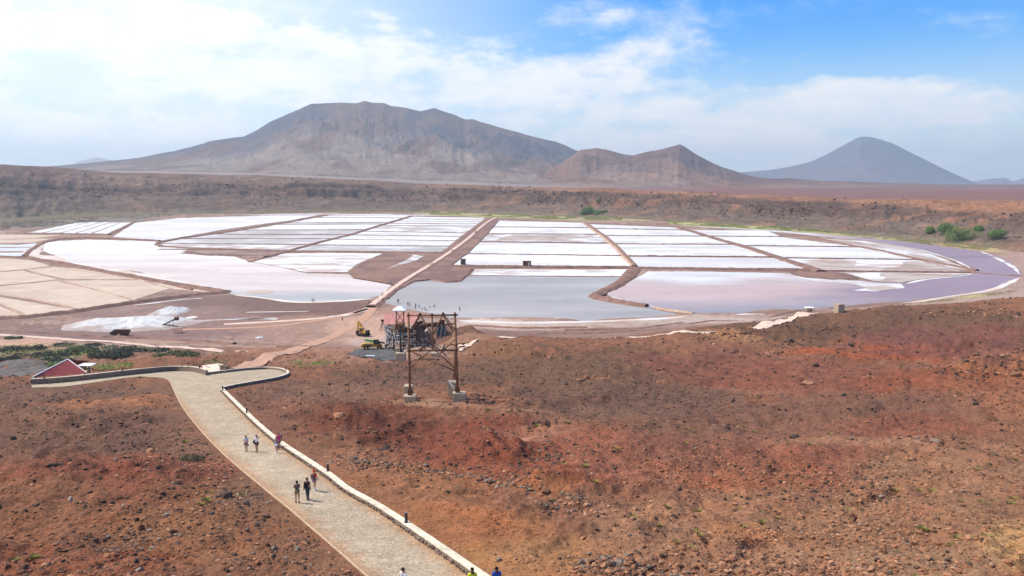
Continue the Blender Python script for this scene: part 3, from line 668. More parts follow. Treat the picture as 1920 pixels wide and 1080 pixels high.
WHITE = (0.68, 0.655, 0.635); WHITEP = (0.58, 0.535, 0.52); GREY = (0.37, 0.335, 0.315); MUD = lin((150, 126, 116)); BEIGE = lin((192, 170, 150))
def pan_mottle(a, b, amt, sx=10, sy=14, thr=0.5, seed=1):
    def f(u, v, x, y):
        k = amt * smooth(thr - 0.10, thr + 0.08, vnoise(x / sx, y / sy, seed) * 0.6 + vnoise(x / sx * 3, y / sy * 3, seed + 1) * 0.4)
        return blend(a, b, k)
    return f
pan_n = [0]
def pan(pts, fn=None, m=None, cuts=8, jit=0.35, z=0.05, seg=7):
    pan_n[0] += 1
    return poly_sheet('salt_pan', pts, z, fn or const(WHITE, 0.03), m or M_PAN, cuts=cuts + 4, jitter=jit * 1.5, seg_px=seg)
def dike(pts_px, w, h, m=None, step_px=6, z=0.0, wob=0.12, name='earth_dike', drape=False, top=0.45):
    pts = [Vector((p[0], p[1], 0)) for p in pts_px]; out = []
    for a, b in zip(pts, pts[1:]):
        n = max(1, int((b - a).length / step_px))
        for i in range(n): out.append(a.lerp(b, i / n))
    out.append(pts[-1])
    W = [Vector(P(p.x, p.y, 0)) for p in out]
    V = []; ww = w if isinstance(w, (list, tuple)) else (w, w)
    rr = random.Random(len(W) * 7 + int(pts[0].x))
    for i, p in enumerate(W):
        t = (W[min(i + 1, len(W) - 1)] - W[max(i - 1, 0)]); t.z = 0; t.normalize(); nrm = Vector((-t.y, t.x, 0))
        k = i / max(1, len(W) - 1); hw = (ww[0] * (1 - k) + ww[1] * k) / 2 * (1 + rr.uniform(-wob, wob)); hh = h * (1 + rr.uniform(-wob * 1.5, wob * 1.5))
        sh = nrm * rr.uniform(-wob, wob) * hw
        g0 = float(smooth_z(p.x, p.y)) if drape else 0.0
        for a, zz in ((-1, -0.15), (-top, hh * 0.93), (0, hh), (top, hh * 0.9), (1, -0.15)):
            q = p + nrm * a * hw + sh; V.append((q.x, q.y, g0 + z + zz))
    n = len(W); me = npmesh(name, V, gridfaces(n, 5)[:, ::-1], smooth_=True)
    me.update()
    if sum(pl.normal.z for pl in me.polygons) < 0: me.flip_normals()
    return tag(link(name, me, m or M_DIKE), kind='structure')

def curve_x(pts):
    ys = [p[1] for p in pts]; xs = [p[0] for p in pts]
    return lambda y: float(np.interp(y, ys, xs))
def block(Lc, Rc, rows, fns, gap=0.6, dh=0.55, dw=1.8, dm=None, skipd=()):
    """rows: list of (yLeft, yRight); consecutive rows bound a pan"""
    L_, R_ = curve_x(Lc), curve_x(Rc)
    for i, ((a0, b0), (a1, b1)) in enumerate(zip(rows, rows[1:])):
        g = gap * (a0 - 380) / 80
        pts = [(L_(a0) + 1.5, a0 + g * .4), (R_(b0) - 1.5, b0 + g * .4), (R_(b1) - 2, b1 - g), (L_(a1) + 2, a1 - g)]
        if fns[i] is not None: pan(pts, fns[i], jit=0.25)
    for i, (a0, b0) in enumerate(rows):
        if i in skipd: continue
        dike([(L_(a0), a0), (R_(b0), b0)], dw, dh * (0.8 + 0.4 * random.random()), dm)
w0 = lambda u, v, x, y: pan_mottle(WHITE, (0.50, 0.44, 0.40), 0.6, 26, 12, 0.57, int(abs(x[0])) % 50)(u, v, x, y); wp = const(WHITEP, 0.05)
grey = pan_mottle(WHITEP, GREY, 0.85, 25, 20, 0.42, 3)
mott = pan_mottle(WHITE, MUD, 0.7, 8, 10, 0.50, 5)
lite = pan_mottle(WHITE, (0.62, 0.58, 0.55), 0.5, 22, 14, 0.55, 7)

CROAD_L = [(912, 410), (893, 425), (865, 445), (845, 462), (830, 473), (790, 492)]
CROAD_R = [(936, 412), (912, 440), (880, 472), (849, 496), (840, 503)]
D1 = [(773, 405), (700, 427), (660, 440), (610, 452), (580, 460), (545, 470), (500, 483), (466, 492)]
D2 = [(612, 403), (547, 415), (490, 425), (440, 433), (400, 439), (340, 447), (298, 454), (292, 459)]
D3 = [(1094, 418), (1135, 447), (1155, 465), (1188, 500)]
D4 = [(1268, 426), (1300, 435), (1350, 450), (1410, 467), (1470, 487), (1540, 510)]
# block between the diagonal dike and the central road
block([(p[0] + 3, p[1]) for p in D1], [(p[0] - 2, p[1]) for p in CROAD_L],
      [(406, 408), (410.5, 412.5), (414.5, 416), (419, 420), (423, 424), (434, 437), (441, 443.5), (449, 451.5), (459.5, 462), (471, 473.5)],
      [w0, w0, lite, w0, mott, w0, w0, w0, grey], dh=0.5, skipd=(0,))
block([(p[0] + 4, p[1]) for p in D2], [(p[0] - 3, p[1]) for p in D1],
      [(403.5, 404), (408, 409), (418, 417), (421.5, 420.5), (432, 431), (439.5, 440), (448, 447.5), (457, 459), (468, 470)],
      [w0, lite, grey, lite, grey, grey, grey, mott], dh=0.6, skipd=(0,))
block(CROAD_R, [(p[0] - 2, p[1]) for p in D3], [(413.5, 417.5), (426, 427.5), (438.5, 440), (454, 457), (476, 480), (499, 501.5)],
      [w0, w0, mott, w0, w0], dh=0.7)
block([(p[0] + 4, p[1]) for p in D3], [(p[0] - 3, p[1]) for p in D4], [(420, 426), (428.5, 432), (442, 443.5), (458, 459), (481, 483), (502.5, 506)],
      [w0, w0, w0, w0, wp], dh=0.8)
E3R = [(1440, 432), (1520, 444), (1700, 482), (1760, 492), (1825, 510)]
block([(p[0] + 4, p[1]) for p in D4], [(1440, 432), (1455, 443), (1595, 460), (1715, 486), (1822, 512)], [(431, 432), (443, 444.5), (461, 463.5), (484, 487.5), (508.5, 511.5)],
      [w0, w0, w0, pan_mottle(lin((176, 156, 146)), WHITE, 0.95, 50, 30, 0.5, 19)], dh=0.7, skipd=(0,))
pan([(1568, 510), (1822, 513), (1790, 518), (1725, 523), (1690, 530), (1640, 527), (1600, 516)], pan_mottle(lin((176, 156, 146)), WHITE, 0.95, 50, 20, 0.52, 23), cuts=12)
pan([(1532, 447.5), (1620, 452), (1690, 462), (1740, 474), (1790, 494), (1826, 507), (1790, 503), (1725, 487)], pan_mottle(lin((186, 172, 164)), WHITE, 0.8, 20, 30, 0.5, 29), cuts=10)
dike([(1525, 446), (1600, 461), (1660, 472), (1727, 487.5), (1790, 500), (1832, 508)], 3, 0.8)
dike([(1830, 512), (1880, 516), (1915, 518)], 2, 0.4)
# strips next to the left blocks
pan([(212, 444), (252, 418), (337, 409), (475, 404.5), (600, 403), (547, 413), (475, 422), (410, 432), (317, 448.5), (300, 451)], pan_mottle(WHITE, WHITEP, 0.9, 60, 40, 0.5, 31), cuts=16)
pan([(400, 402.8), (560, 400.6), (700, 401.5), (900, 404.5), (770, 404), (612, 402)], lite, cuts=10)
for k in range(5):
    a = k / 5; b = (k + 0.86) / 5
    top = lambda s: (150 + s * 100, 416.5 + 0.3 * math.sin(s * 3)); bot = lambda s: (48 + s * 155, 437 + s * 2)
    pan([top(a), top(b), bot(b), bot(a)], w0, cuts=5)
dike([(253, 416), (230, 428), (205, 440)], 5, 0.8); dike([(45, 438), (130, 438.5), (205, 440)], 3, 0.8)
dike([(165, 447), (230, 449), (300, 452)], 3, 1.0)
dike(D1[:7], (6, 5), 0.9); dike([(500, 483), (466, 492)], 2, 0.4); dike(D2[:6], (16, 7), 1.0); dike([(340, 447), (298, 455), (292, 459), (306, 462.5), (345, 465.5), (450, 468.5), (545, 471.5), (640, 472.5), (835, 474.5)], 4, 0.8)
dike([(p[0] - 2, p[1]) for p in D3], (3.0, 2.6), 0.8, M_DIKE2); dike([(p[0] + 5, p[1]) for p in D3], (2.2, 2.8), 0.9)
dike(D4, (7, 8), 0.9)
# brown banks beside the central road
BANK = lin((134, 100, 84)); BANK2 = lin((116, 86, 76))
bankc = lambda u, v, x, y: blend(BANK, BANK2, smooth(0.4, 0.6, vnoise(x / 9, y / 14, 44))) * (1 + 0.25 * fbm(x / 3, y / 4, 3, 45))[:, None]
poly_sheet('earth_bank', [(664, 521), (700, 526.5), (733, 532.5), (752, 536), (775, 526.5), (810, 523.5), (840, 528), (862, 526), (872, 517), (882, 505), (860, 500), (845, 497), (880, 472), (912, 440), (936, 412), (911, 411), (893, 425), (865, 445), (845, 462), (830, 474), (720, 474.5), (690, 487), (668, 500), (652, 511)], 0.42, bankc, M_COL, cuts=22, jitter=0.5, seg_px=5)
dike([(664, 521), (700, 527), (733, 533)], 2.5, 0.6); dike([(724, 561), (742, 545), (775, 528), (792, 525), (810, 525), (840, 530), (862, 527.5), (873, 518), (884, 505)], 2.6, 0.6, M_DARKWOOD if False else M_DIKE)
dike([(845, 500.5), (900, 501.5), (1000, 502.5), (1188, 503), (1300, 505), (1420, 507), (1520, 509)], 2.4, 0.9)
dike([(696, 577), (712, 563), (735, 545), (765, 524), (800, 503), (830, 484), (858, 464), (880, 447), (898, 430), (918, 414), (932, 409)], (5.5, 9), 0.75, name='earth_dike')
poly_sheet('salt_crust_patch', [(722, 505), (760, 488), (775, 479), (760, 476), (795, 480), (780, 488), (745, 498)], 0.5, mott, M_PAN, cuts=8, jitter=0.6)
# mottled white pans around the middle
pan([(528, 475.5), (600, 474), (718, 475.5), (690, 486), (668, 496), (650, 510), (575, 510.5), (530, 501), (475, 491)], pan_mottle(WHITE, lin((176, 150, 138)), 0.8, 14, 8, 0.62, 61), cuts=20)
pan([(890, 504.5), (1185, 505), (1168, 517.5), (884, 516)], pan_mottle(WHITE, lin((168, 146, 134)), 0.7, 14, 10, 0.62, 63), cuts=14)
dike([(884, 517), (960, 517.5), (1060, 518.5), (1165, 519)], 1.2, 0.25); dike([(575, 511.5), (620, 512), (652, 512)], 1.2, 0.3)
mudc = lambda u, v, x, y: blend(lin((158, 138, 126)), lin((178, 162, 152)), smooth(.4, .6, vnoise(x / 8, y / 8, 321)))
for pl_ in ([(1500, 487), (1545, 486.5), (1605, 488.5), (1606, 496), (1590, 502), (1560, 504), (1525, 503), (1540, 496)], [(1692, 490.5), (1720, 490), (1770, 499), (1812, 509), (1730, 508.5), (1648, 508), (1662, 502), (1690, 499)], [(1652, 511.5), (1740, 513), (1815, 514), (1792, 518), (1745, 521), (1720, 524), (1690, 529.5), (1652, 526), (1662, 520), (1648, 516)],
            [(1545, 449), (1600, 452), (1640, 458), (1660, 464), (1600, 458)], [(1700, 474), (1760, 486), (1800, 498), (1740, 490)], [(965, 441), (1060, 441), (1100, 446), (1050, 450), (960, 450), (925, 452), (940, 445)]):
    poly_sheet('mud_patch', pl_, .09, mudc, M_COL, cuts=8, jitter=1.0, seg_px=4)
# lakes
def lake_left(u, v, x, y):
    w = 18 * fbm(x / 30, y / 50, 4, 71)
    c = blend((0.68, 0.635, 0.60), (0.575, 0.485, 0.455), smooth(462, 505, v + w))
    k = smooth(535, 562, v + 0.5 * w - 0.02 * (u - 500)); c = c * (1 - k[:, None]) + np.array((0.36, 0.355, 0.36)) * k[:, None]
    return c
poly_sheet('lake', [(83, 456), (110, 451.5), (170, 449.5), (240, 451), (292, 453), (288, 459), (300, 464), (338, 467.5), (355, 470), (338, 474.5), (380, 479), (440, 481), (470, 491), (530, 502), (575, 512.5), (655, 514), (665, 521), (700, 528), (735, 534), (716, 553), (690, 559), (640, 562.5), (590, 567), (560, 567), (520, 561.5), (490, 557), (440, 553), (415, 546), (385, 537), (360, 530), (300, 520), (260, 509), (230, 506), (200, 504), (160, 503), (120, 492), (95, 488), (84, 484), (104, 479), (80, 470)],
           0.03, lake_left, M_PAN, cuts=34, jitter=0.7, seg_px=5)
pan([(340, 470), (380, 469), (440, 470), (540, 472.5), (520, 477), (440, 478.5), (400, 478)], pan_mottle(MUD, BANK2, 0.9, 8, 8, 0.5, 67), m=M_COL, cuts=12, z=0.2)
poly_sheet('lake', [(722, 562), (745, 546), (775, 529), (810, 525.5), (840, 530.5), (862, 529), (873, 520), (884, 517.5), (960, 518), (1060, 519), (1168, 519.5), (1150, 530), (1126, 543), (1108, 553), (1110, 561), (1150, 569), (1200, 576), (1216, 577.5), (1227, 580.5), (1250, 585), (1282, 590.5), (1240, 596), (1190, 597), (1150, 600), (1050, 603), (1000, 605), (950, 604.5), (900, 602), (860, 600), (820, 591), (780, 582), (745, 574), (722, 568)],
           0.03, lambda u, v, x, y: blend((0.335, 0.30, 0.28), (0.375, 0.335, 0.31), smooth(-0.2, 0.3, fbm(x / 40, y / 25, 4, 73))), M_WATER, cuts=24, jitter=0.35, seg_px=6)
def lake_right(u, v, x, y):
    w = 10 * fbm(x / 30, y / 30, 5, 75)
    pur = np.array((0.30, 0.20, 0.215)); blu = np.array((0.30, 0.255, 0.26)); pnk = np.array((0.50, 0.345, 0.305)); wht = np.array(WHITE)
    c = blend(pnk, pur, smooth(1480, 1680, u + 6 * w))
    # lower margin bluish
    k = smooth(545, 580, v + w) * smooth(1900, 1500, u); c = c * (1 - k[:, None]) + blu * k[:, None]
    k = smooth(1650, 1250, u + 4 * w) * smooth(570, 515, v + w * 0.8) * 0.85; c = c * (1 - k[:, None]) + np.array((0.47, 0.37, 0.335)) * k[:, None]
    k = smooth(538, 515, v + w * 1.2 + (u - 1200) * 0.012) * smooth(1650, 1480, u); c = c * (1 - k[:, None]) + wht * k[:, None]
    k = 0.8 * smooth(0.5, 0.62, vnoise(x / 50 + w * .02, y / 12, 82)) * smooth(1700, 1560, u) * smooth(548, 520, v) * smooth(1300, 1500, u); c = c * (1 - k[:, None]) + np.array((0.56, 0.40, 0.36)) * k[:, None]
    k = smooth(480, 445, v) * 0.6 * smooth(1450, 1650, u); c = c * (1 - k[:, None]) + np.array((0.31, 0.23, 0.25)) * k[:, None]
    return c
poly_sheet('lake', [(1136, 550), (1150, 540), (1180, 528), (1205, 515), (1215, 509), (1300, 509), (1420, 511), (1480, 513), (1510, 520), (1560, 525), (1620, 526), (1650, 529), (1700, 531), (1728, 524), (1800, 519), (1832, 511), (1825, 502), (1790, 487), (1740, 472), (1690, 461), (1620, 450), (1540, 443), (1480, 437), (1400, 430), (1300, 424.5), (1250, 422.5), (1330, 425), (1480, 434), (1560, 440), (1620, 446), (1700, 454), (1780, 460), (1840, 470), (1885, 487), (1912, 505), (1916, 516), (1890, 531), (1860, 541), (1800, 552), (1700, 565), (1650, 573), (1590, 578), (1500, 583), (1400, 587), (1300, 587), (1240, 580), (1190, 571), (1150, 560)],
           0.03, lake_right, M_WATER, cuts=40, jitter=0.5, seg_px=6)
poly_sheet('salt_crust_patch', [(1490, 518), (1560, 522), (1640, 530), (1690, 532), (1697, 540), (1640, 546), (1600, 545), (1625, 540), (1600, 532), (1560, 529), (1530, 528)], 0.07, pan_mottle(WHITE, lin((180, 160, 148)), 0.5, 20, 12, 0.5, 91), M_PAN, cuts=10, jitter=0.9)
poly_sheet('mud_island', [(1622, 538), (1660, 535), (1684, 540), (1660, 544.5), (1632, 544)], 0.12, const(lin((178, 160, 148))), M_COL, cuts=4, jitter=0.5)
poly_sheet('earth_bank', [(1478, 508), (1530, 505), (1565, 509), (1600, 515), (1610, 522), (1560, 524), (1510, 520), (1486, 514)], 0.2, bankc, M_COL, cuts=8, jitter=0.8)
# crusts along the shores
def shore(pts, w, fn=None, z=0.09, name='shore_crust'):
    sd = int(pts[0][0] * 7 + pts[0][1]); W = resample(chaikin([Vector(P(p[0], p[1], 0)) for p in pts], 2), 3.0)
    V = []; n = len(W); nc = 7
    for i, p in enumerate(W):
        t = W[min(i + 1, n - 1)] - W[max(i - 1, 0)]; t.normalize(); nn = Vector((-t.y, t.x, 0))
        px_m = p.y / F; k = i / max(1, n - 1); vert = p.y * p.y / (F * H)
        hw = 0.5 * w * (vert * abs(nn.y) + px_m * abs(nn.x)) * min(1, 6 * k + .12, 6 * (1 - k) + .12)
        l_ = hw * (1 + 0.9 * float(fbm(np.array([p.x / 14 + sd]), np.array([p.y / 14]), 3, 8)[0])); r_ = hw * (1 + 0.9 * float(fbm(np.array([p.x / 14]), np.array([p.y / 14 + sd]), 3, 9)[0]))
        for j in range(nc):
            a = -l_ + (l_ + r_) * j / (nc - 1); q = p + nn * a; V.append((q.x, q.y, z))
    V = np.array(V); u, v = proj(V[:, 0], V[:, 1], V[:, 2]); c = (fn or mott)(u, v, V[:, 0], V[:, 1])
    me = npmesh(name, V, gridfaces(n, nc), c)
    if sum(pl.normal.z for pl in me.polygons) < 0: me.flip_normals()
    return tag(link(name, me, M_PAN), kind='structure')
shore([(1832, 509), (1790, 488), (1740, 472), (1690, 461), (1640, 453)], 1.4, w0); shore([(1700, 532), (1728, 524.5), (1800, 518), (1822, 513)], 1.2, w0)
shore([(1140, 548), (1143, 556), (1180, 566), (1240, 579)], 1.2, w0); shore([(1912, 515), (1900, 500), (1870, 484), (1835, 470)], 1.4, mott)
shore([(1915, 520), (1870, 542), (1800, 554), (1720, 566), (1640, 575)], 2, pan_mottle(lin((210, 186, 168)), WHITE, 0.6, 12, 12)); shore([(860, 601), (900, 603.5), (960, 606), (1060, 605), (1150, 602), (1240, 598), (1290, 592)], 2.6, pan_mottle(lin((206, 180, 162)), WHITE, 0.7, 12, 12))
shore([(85, 455), (60, 468), (62, 478), (90, 483), (120, 491), (160, 501), (230, 508), (300, 521), (370, 533), (420, 546)], 3.5, pan_mottle(lin((200, 176, 158)), WHITE, 0.6, 12, 12))
shore([(440, 553), (500, 560), (560, 569), (640, 565), (700, 560)], 2.4, pan_mottle(lin((206, 182, 164)), WHITE, 0.6, 12, 12))
poly_sheet('mud_island', [(462, 546), (490, 543.5), (516, 546), (505, 549.5), (480, 551), (462, 549)], 0.12, const(lin((186, 162, 146))), M_COL, cuts=4, jitter=0.5)
# the banks between the lakes
dike([(1190, 503), (1176, 521), (1152, 538), (1124, 550), (1112, 556), (1125, 560.5), (1160, 566), (1185, 571), (1213, 575)], (8, 3), 1.0)
dike([(1195, 505), (1186, 521), (1160, 537), (1136, 549), (1132, 555)], (4, 2), 0.8)
dike([(1228, 577.5), (1260, 583), (1300, 588)], 2.2, 0.5, M_DIKE2)
# left: tan dry pans and the far grey ponds
bg = pan_mottle(BEIGE, lin((178, 152, 132)), 0.6, 10, 12, 0.55, 95)
LP = [[(-60, 484), (20, 485), (62, 488), (95, 499), (45, 505), (-60, 514)], [(100, 500), (200, 508), (262, 524), (120, 523), (48, 506)], [(-60, 516), (42, 507), (108, 524), (30, 532), (-60, 540)],
      [(112, 526), (265, 525), (318, 541), (250, 562), (205, 549)], [(-60, 543), (28, 534), (106, 526), (200, 549), (246, 564), (155, 580), (100, 568)], [(-60, 548), (20, 560), (92, 572), (150, 582), (55, 592), (0, 568), (-60, 560)],
      [(-60, 566), (-5, 571), (48, 594), (-60, 600)], [(322, 542), (268, 527), (330, 533), (395, 548)]]
for q in LP: pan(q, bg, m=M_COL, cuts=8, jit=0.4)
for q in ([(48, 505), (110, 525), (205, 550), (250, 565)], [(-60, 542), (30, 533), (110, 525), (265, 524)], [(-60, 515), (45, 506), (98, 500)], [(-20, 545), (98, 569), (152, 582)], [(-60, 560), (0, 569), (52, 594)], [(98, 500), (265, 525), (322, 542)]):
    dike(q, 1.0, 0.25, M_DIKE2)
dike([(-60, 484), (0, 482), (50, 484), (100, 491), (180, 507), (260, 521), (340, 536), (425, 548)], (5, 6), 0.9); dike([(430, 549), (360, 554), (260, 567), (150, 584), (50, 596), (-60, 602)], 4, 1.0)
dike([(110, 491), (200, 509), (300, 529), (360, 544)], 2, 0.7)
for q in ([(-60, 473), (5, 474), (50, 473), (44, 480), (-60, 481)], [(-60, 464), (20, 465), (60, 464), (52, 471), (-60, 471)], [(-60, 457), (30, 459), (70, 456), (62, 463), (-60, 463)]): pan(q, const((0.56, 0.55, 0.56)), m=M_WATER, cuts=4)
for q in ([(-60, 440), (0, 440), (115, 441), (60, 447), (-60, 450)], [(-60, 451), (50, 448), (100, 447), (60, 455), (-60, 457)]): pan(q, bg, m=M_COL, cuts=6)
dike([(44, 482), (56, 470), (80, 456), (110, 449), (165, 446)], 4, 0.9)
# tracks
def track(pts, w, m, z=0.07, step=6, name='dirt_track', lift=0.0):
    W = [Vector(G(*p)) for p in pts]; W = chaikin(W, 2); W = resample(W, 1.2); V = []
    for i, p in enumerate(W):
        t = (W[min(i + 1, len(W) - 1)] - W[max(i - 1, 0)]); t.z = 0; t.normalize(); nn = Vector((-t.y, t.x, 0)); k = i / (len(W) - 1)
        ww = (w[0] * (1 - k) + w[1] * k) * (0.5 + 0.10 * float(fbm(np.array([p.x / 5]), np.array([p.y / 5]), 3, 8)[0]))
        for a in (-1, -.75, -0.5, -.25, 0, .25, 0.5, .75, 1):
            q = p + nn * a * ww; V.append((q.x, q.y, z + lift + (0.10 if p.z > 1 else 0) - (0.05 if abs(a) == 1 else 0)))
    V = np.array(V); V[:, 2] += ground_z(V[:, 0], V[:, 1])
    me = npmesh(name, V, gridfaces(len(W), 9)); 
    if sum(pl.normal.z for pl in me.polygons) < 0: me.flip_normals()
    return tag(link(name, me, m), kind='structure')
track([(930, 409.5), (918, 414), (898, 430), (880, 447), (858, 464), (830, 484), (800, 503), (765, 524), (735, 545), (712, 563), (698, 575)], (3.0, 2.3), M_TRACK, lift=0.78)
track([(702, 573), (680, 583), (640, 592), (590, 598), (500, 604), (420, 608)], (3, 3), M_TRACK); track([(690, 579), (655, 590), (600, 600), (520, 612), (430, 616), (340, 618)], (2.5, 2.5), M_TRACK2)
track([(704, 572), (690, 590), (668, 610), (620, 632), (560, 654), (500, 672), (450, 692)], (3, 5), M_TRACK2, z=0.1)
track([(-60, 624), (60, 631), (200, 641), (330, 652), (460, 661)], (2.5, 2.5), M_TRACK, z=0.09)
track([(868, 644), (900, 638), (990, 636.5), (1150, 633), (1300, 627), (1400, 620), (1440, 611), (1480, 598), (1515, 586)], (3.2, 7), M_TRACK, z=0.12)
track([(862, 655), (872, 647), (890, 641), (915, 637)], (.9, 1.4), M_TRACK, z=0.14)
for q in ([(860, 622), (960, 627), (1100, 626), (1300, 616), (1380, 610)], [(1270, 612), (1330, 603), (1400, 604), (1420, 612)], [(880, 611), (980, 616), (1100, 614)], [(1060, 620), (1200, 617), (1280, 606)], [(1420, 609), (1450, 594), (1480, 586), (1500, 583)]): dike(q, 2.5, 0.45)
for q in ([(0, 622), (120, 629), (260, 640)], [(440, 655), (380, 649), (200, 634)], [(520, 662), (600, 663), (700, 672)]): dike(q, 2.2, 0.4, M_DIKE, drape=True)
# salt streaks on the mud flat
for pts, w in (([(395, 607), (440, 611), (500, 614), (555, 618)], 3), ([(420, 641), (470, 641.5)], 1.8), ([(350, 602), (420, 600), (520, 596)], 1.6), ([(460, 586), (520, 585), (580, 584)], 1.6), ([(440, 598), (500, 597), (520, 599)], 2), ([(616, 594), (650, 591), (656, 590)], 3), ([(660, 632), (674, 630), (690, 628)], 3),
               ([(250, 573), (300, 567), (350, 561), (380, 560)], 1.8), ([(640, 620), (655, 619)], 2), ([(695, 573), (712, 572)], 1.6), ([(1500, 598), (1520, 595), (1545, 592)], 2.2), ([(1510, 604), (1530, 600), (1550, 597)], 2.0), ([(1380, 590), (1410, 589), (1435, 590)], 2), ([(1040, 597), (1060, 597)], 1),
               ([(150, 622), (130, 618), (90, 618)], 1.6), ([(900, 625), (925, 628)], 4)):
    shore(pts, w, pan_mottle(WHITE, lin((176, 150, 138)), 0.7, 5, 4, 0.5, 97), name='salt_streak')
poly_sheet('gravel_yard', [(650, 668), (668, 658), (690, 654), (745, 653), (744, 672), (700, 672)], 0.16, const(lin((96, 92, 92))), M_ASPH, cuts=26, jitter=0.9, drape=True)

# ------------------------------------------------------------------ cobbled path, kerbs and walls
def cobble_mat():
    m, nt, N, L, b = newmat('cobbles'); b.inputs['Roughness'].default_value = 0.9; b.inputs['Specular IOR Level'].default_value = 0.2
    tc = N.new('ShaderNodeTexCoord'); at = N.new('ShaderNodeVertexColor'); at.layer_name = 'Col'
    vo = N.new('ShaderNodeTexVoronoi'); vo.inputs['Scale'].default_value = 6.5; L.new(tc.outputs['Object'], vo.inputs['Vector'])
    ve = N.new('ShaderNodeTexVoronoi'); ve.feature = 'DISTANCE_TO_EDGE'; ve.inputs['Scale'].default_value = 6.5; L.new(tc.outputs['Object'], ve.inputs['Vector'])
    hs = N.new('ShaderNodeMapRange'); hs.inputs[3].default_value = 0.68; hs.inputs[4].default_value = 1.22; L.new(vo.outputs['Color'], hs.inputs[0])
    ed = N.new('ShaderNodeMapRange'); ed.inputs[1].default_value = 0.0; ed.inputs[2].default_value = 0.10; ed.inputs[3].default_value = 0.62; ed.inputs[4].default_value = 1.04; L.new(ve.outputs['Distance'], ed.inputs[0])
    n = N.new('ShaderNodeTexNoise'); n.inputs['Scale'].default_value = 0.7; n.inputs['Detail'].default_value = 7; L.new(tc.outputs['Object'], n.inputs['Vector'])
    nr = N.new('ShaderNodeMapRange'); nr.inputs[1].default_value = 0.3; nr.inputs[2].default_value = 0.7; nr.inputs[3].default_value = 0.88; nr.inputs[4].default_value = 1.12; L.new(n.outputs[0], nr.inputs[0])
    p = N.new('ShaderNodeMath'); p.operation = 'MULTIPLY'; L.new(hs.outputs[0], p.inputs[0]); L.new(ed.outputs[0], p.inputs[1])
    p2 = N.new('ShaderNodeMath'); p2.operation = 'MULTIPLY'; L.new(p.outputs[0], p2.inputs[0]); L.new(nr.outputs[0], p2.inputs[1])
    mx = N.new('ShaderNodeMix'); mx.data_type = 'RGBA'; mx.blend_type = 'MULTIPLY'; mx.inputs[0].default_value = 1; L.new(at.outputs[0], mx.inputs[6]); L.new(p2.outputs[0], mx.inputs[7])
    L.new(mx.outputs[2], b.inputs['Base Color'])
    bp = N.new('ShaderNodeBump'); bp.inputs['Strength'].default_value = 0.6; bp.inputs['Distance'].default_value = 0.04; L.new(ed.outputs[0], bp.inputs['Height']); L.new(bp.outputs[0], b.inputs['Normal'])
    return m
M_COB = cobble_mat()
def build_path():
    from mathutils.geometry import tessellate_polygon
    PP = []
    for p in PATH_POLY:
        if not PP or math.hypot(p[0] - PP[-1][0], p[1] - PP[-1][1]) > .05: PP.append(p)
    bm = bmesh.new(); vs = [bm.verts.new((p[0], p[1], 0)) for p in PP]
    for t in tessellate_polygon([[Vector((p[0], p[1], 0)) for p in PP]]): bm.faces.new([vs[i] for i in t])
    xs = [p[0] for p in PATH_POLY]; ys = [p[1] for p in PATH_POLY]
    for i in range(1, 60): bmesh.ops.bisect_plane(bm, geom=bm.verts[:] + bm.edges[:] + bm.faces[:], plane_co=(min(xs) + (max(xs) - min(xs)) * i / 60, 0, 0), plane_no=(1, 0, 0))
    for i in range(1, 80): bmesh.ops.bisect_plane(bm, geom=bm.verts[:] + bm.edges[:] + bm.faces[:], plane_co=(0, min(ys) + (max(ys) - min(ys)) * i / 80, 0), plane_no=(0, 1, 0))
    me = bpy.data.meshes.new('path'); bm.to_mesh(me); bm.free()
    co = np.zeros(len(me.vertices) * 3); me.vertices.foreach_get('co', co); co = co.reshape(-1, 3)
    co[:, 2] = smooth_z(co[:, 0], co[:, 1]) + 0.01; me.vertices.foreach_set('co', co.ravel())
    if sum(p.normal.z for p in me.polygons) < 0: me.flip_normals()
    dl = polydist(co[:, 0], co[:, 1], [tuple(v) for v in KERB_R] + [tuple(v) for v in KERB_L][:0]); dl2 = polydist(co[:, 0], co[:, 1], [tuple(v) for v in KERB_L])
    d = np.minimum(dl, dl2 * 1.3) + 0.25 * fbm(co[:, 0], co[:, 1], 3, 8)
    k = 0.9 * (1 - smooth(0.15, 1.2, d)) * (1 - smooth(105, 125, co[:, 1]))
    c = blend(lin((176, 156, 131)), lin((174, 130, 94)), k); c = c * (1 + 0.14 * fbm(co[:, 0] / 3, co[:, 1] / 3, 3, 9))[:, None]
    a = me.color_attributes.new('Col', 'FLOAT_COLOR', 'POINT'); cc = np.ones((len(co), 4), np.float32); cc[:, :3] = c; a.data.foreach_set('color', cc.ravel())
    tag(link('path', me, M_COB), kind='structure')
build_path()
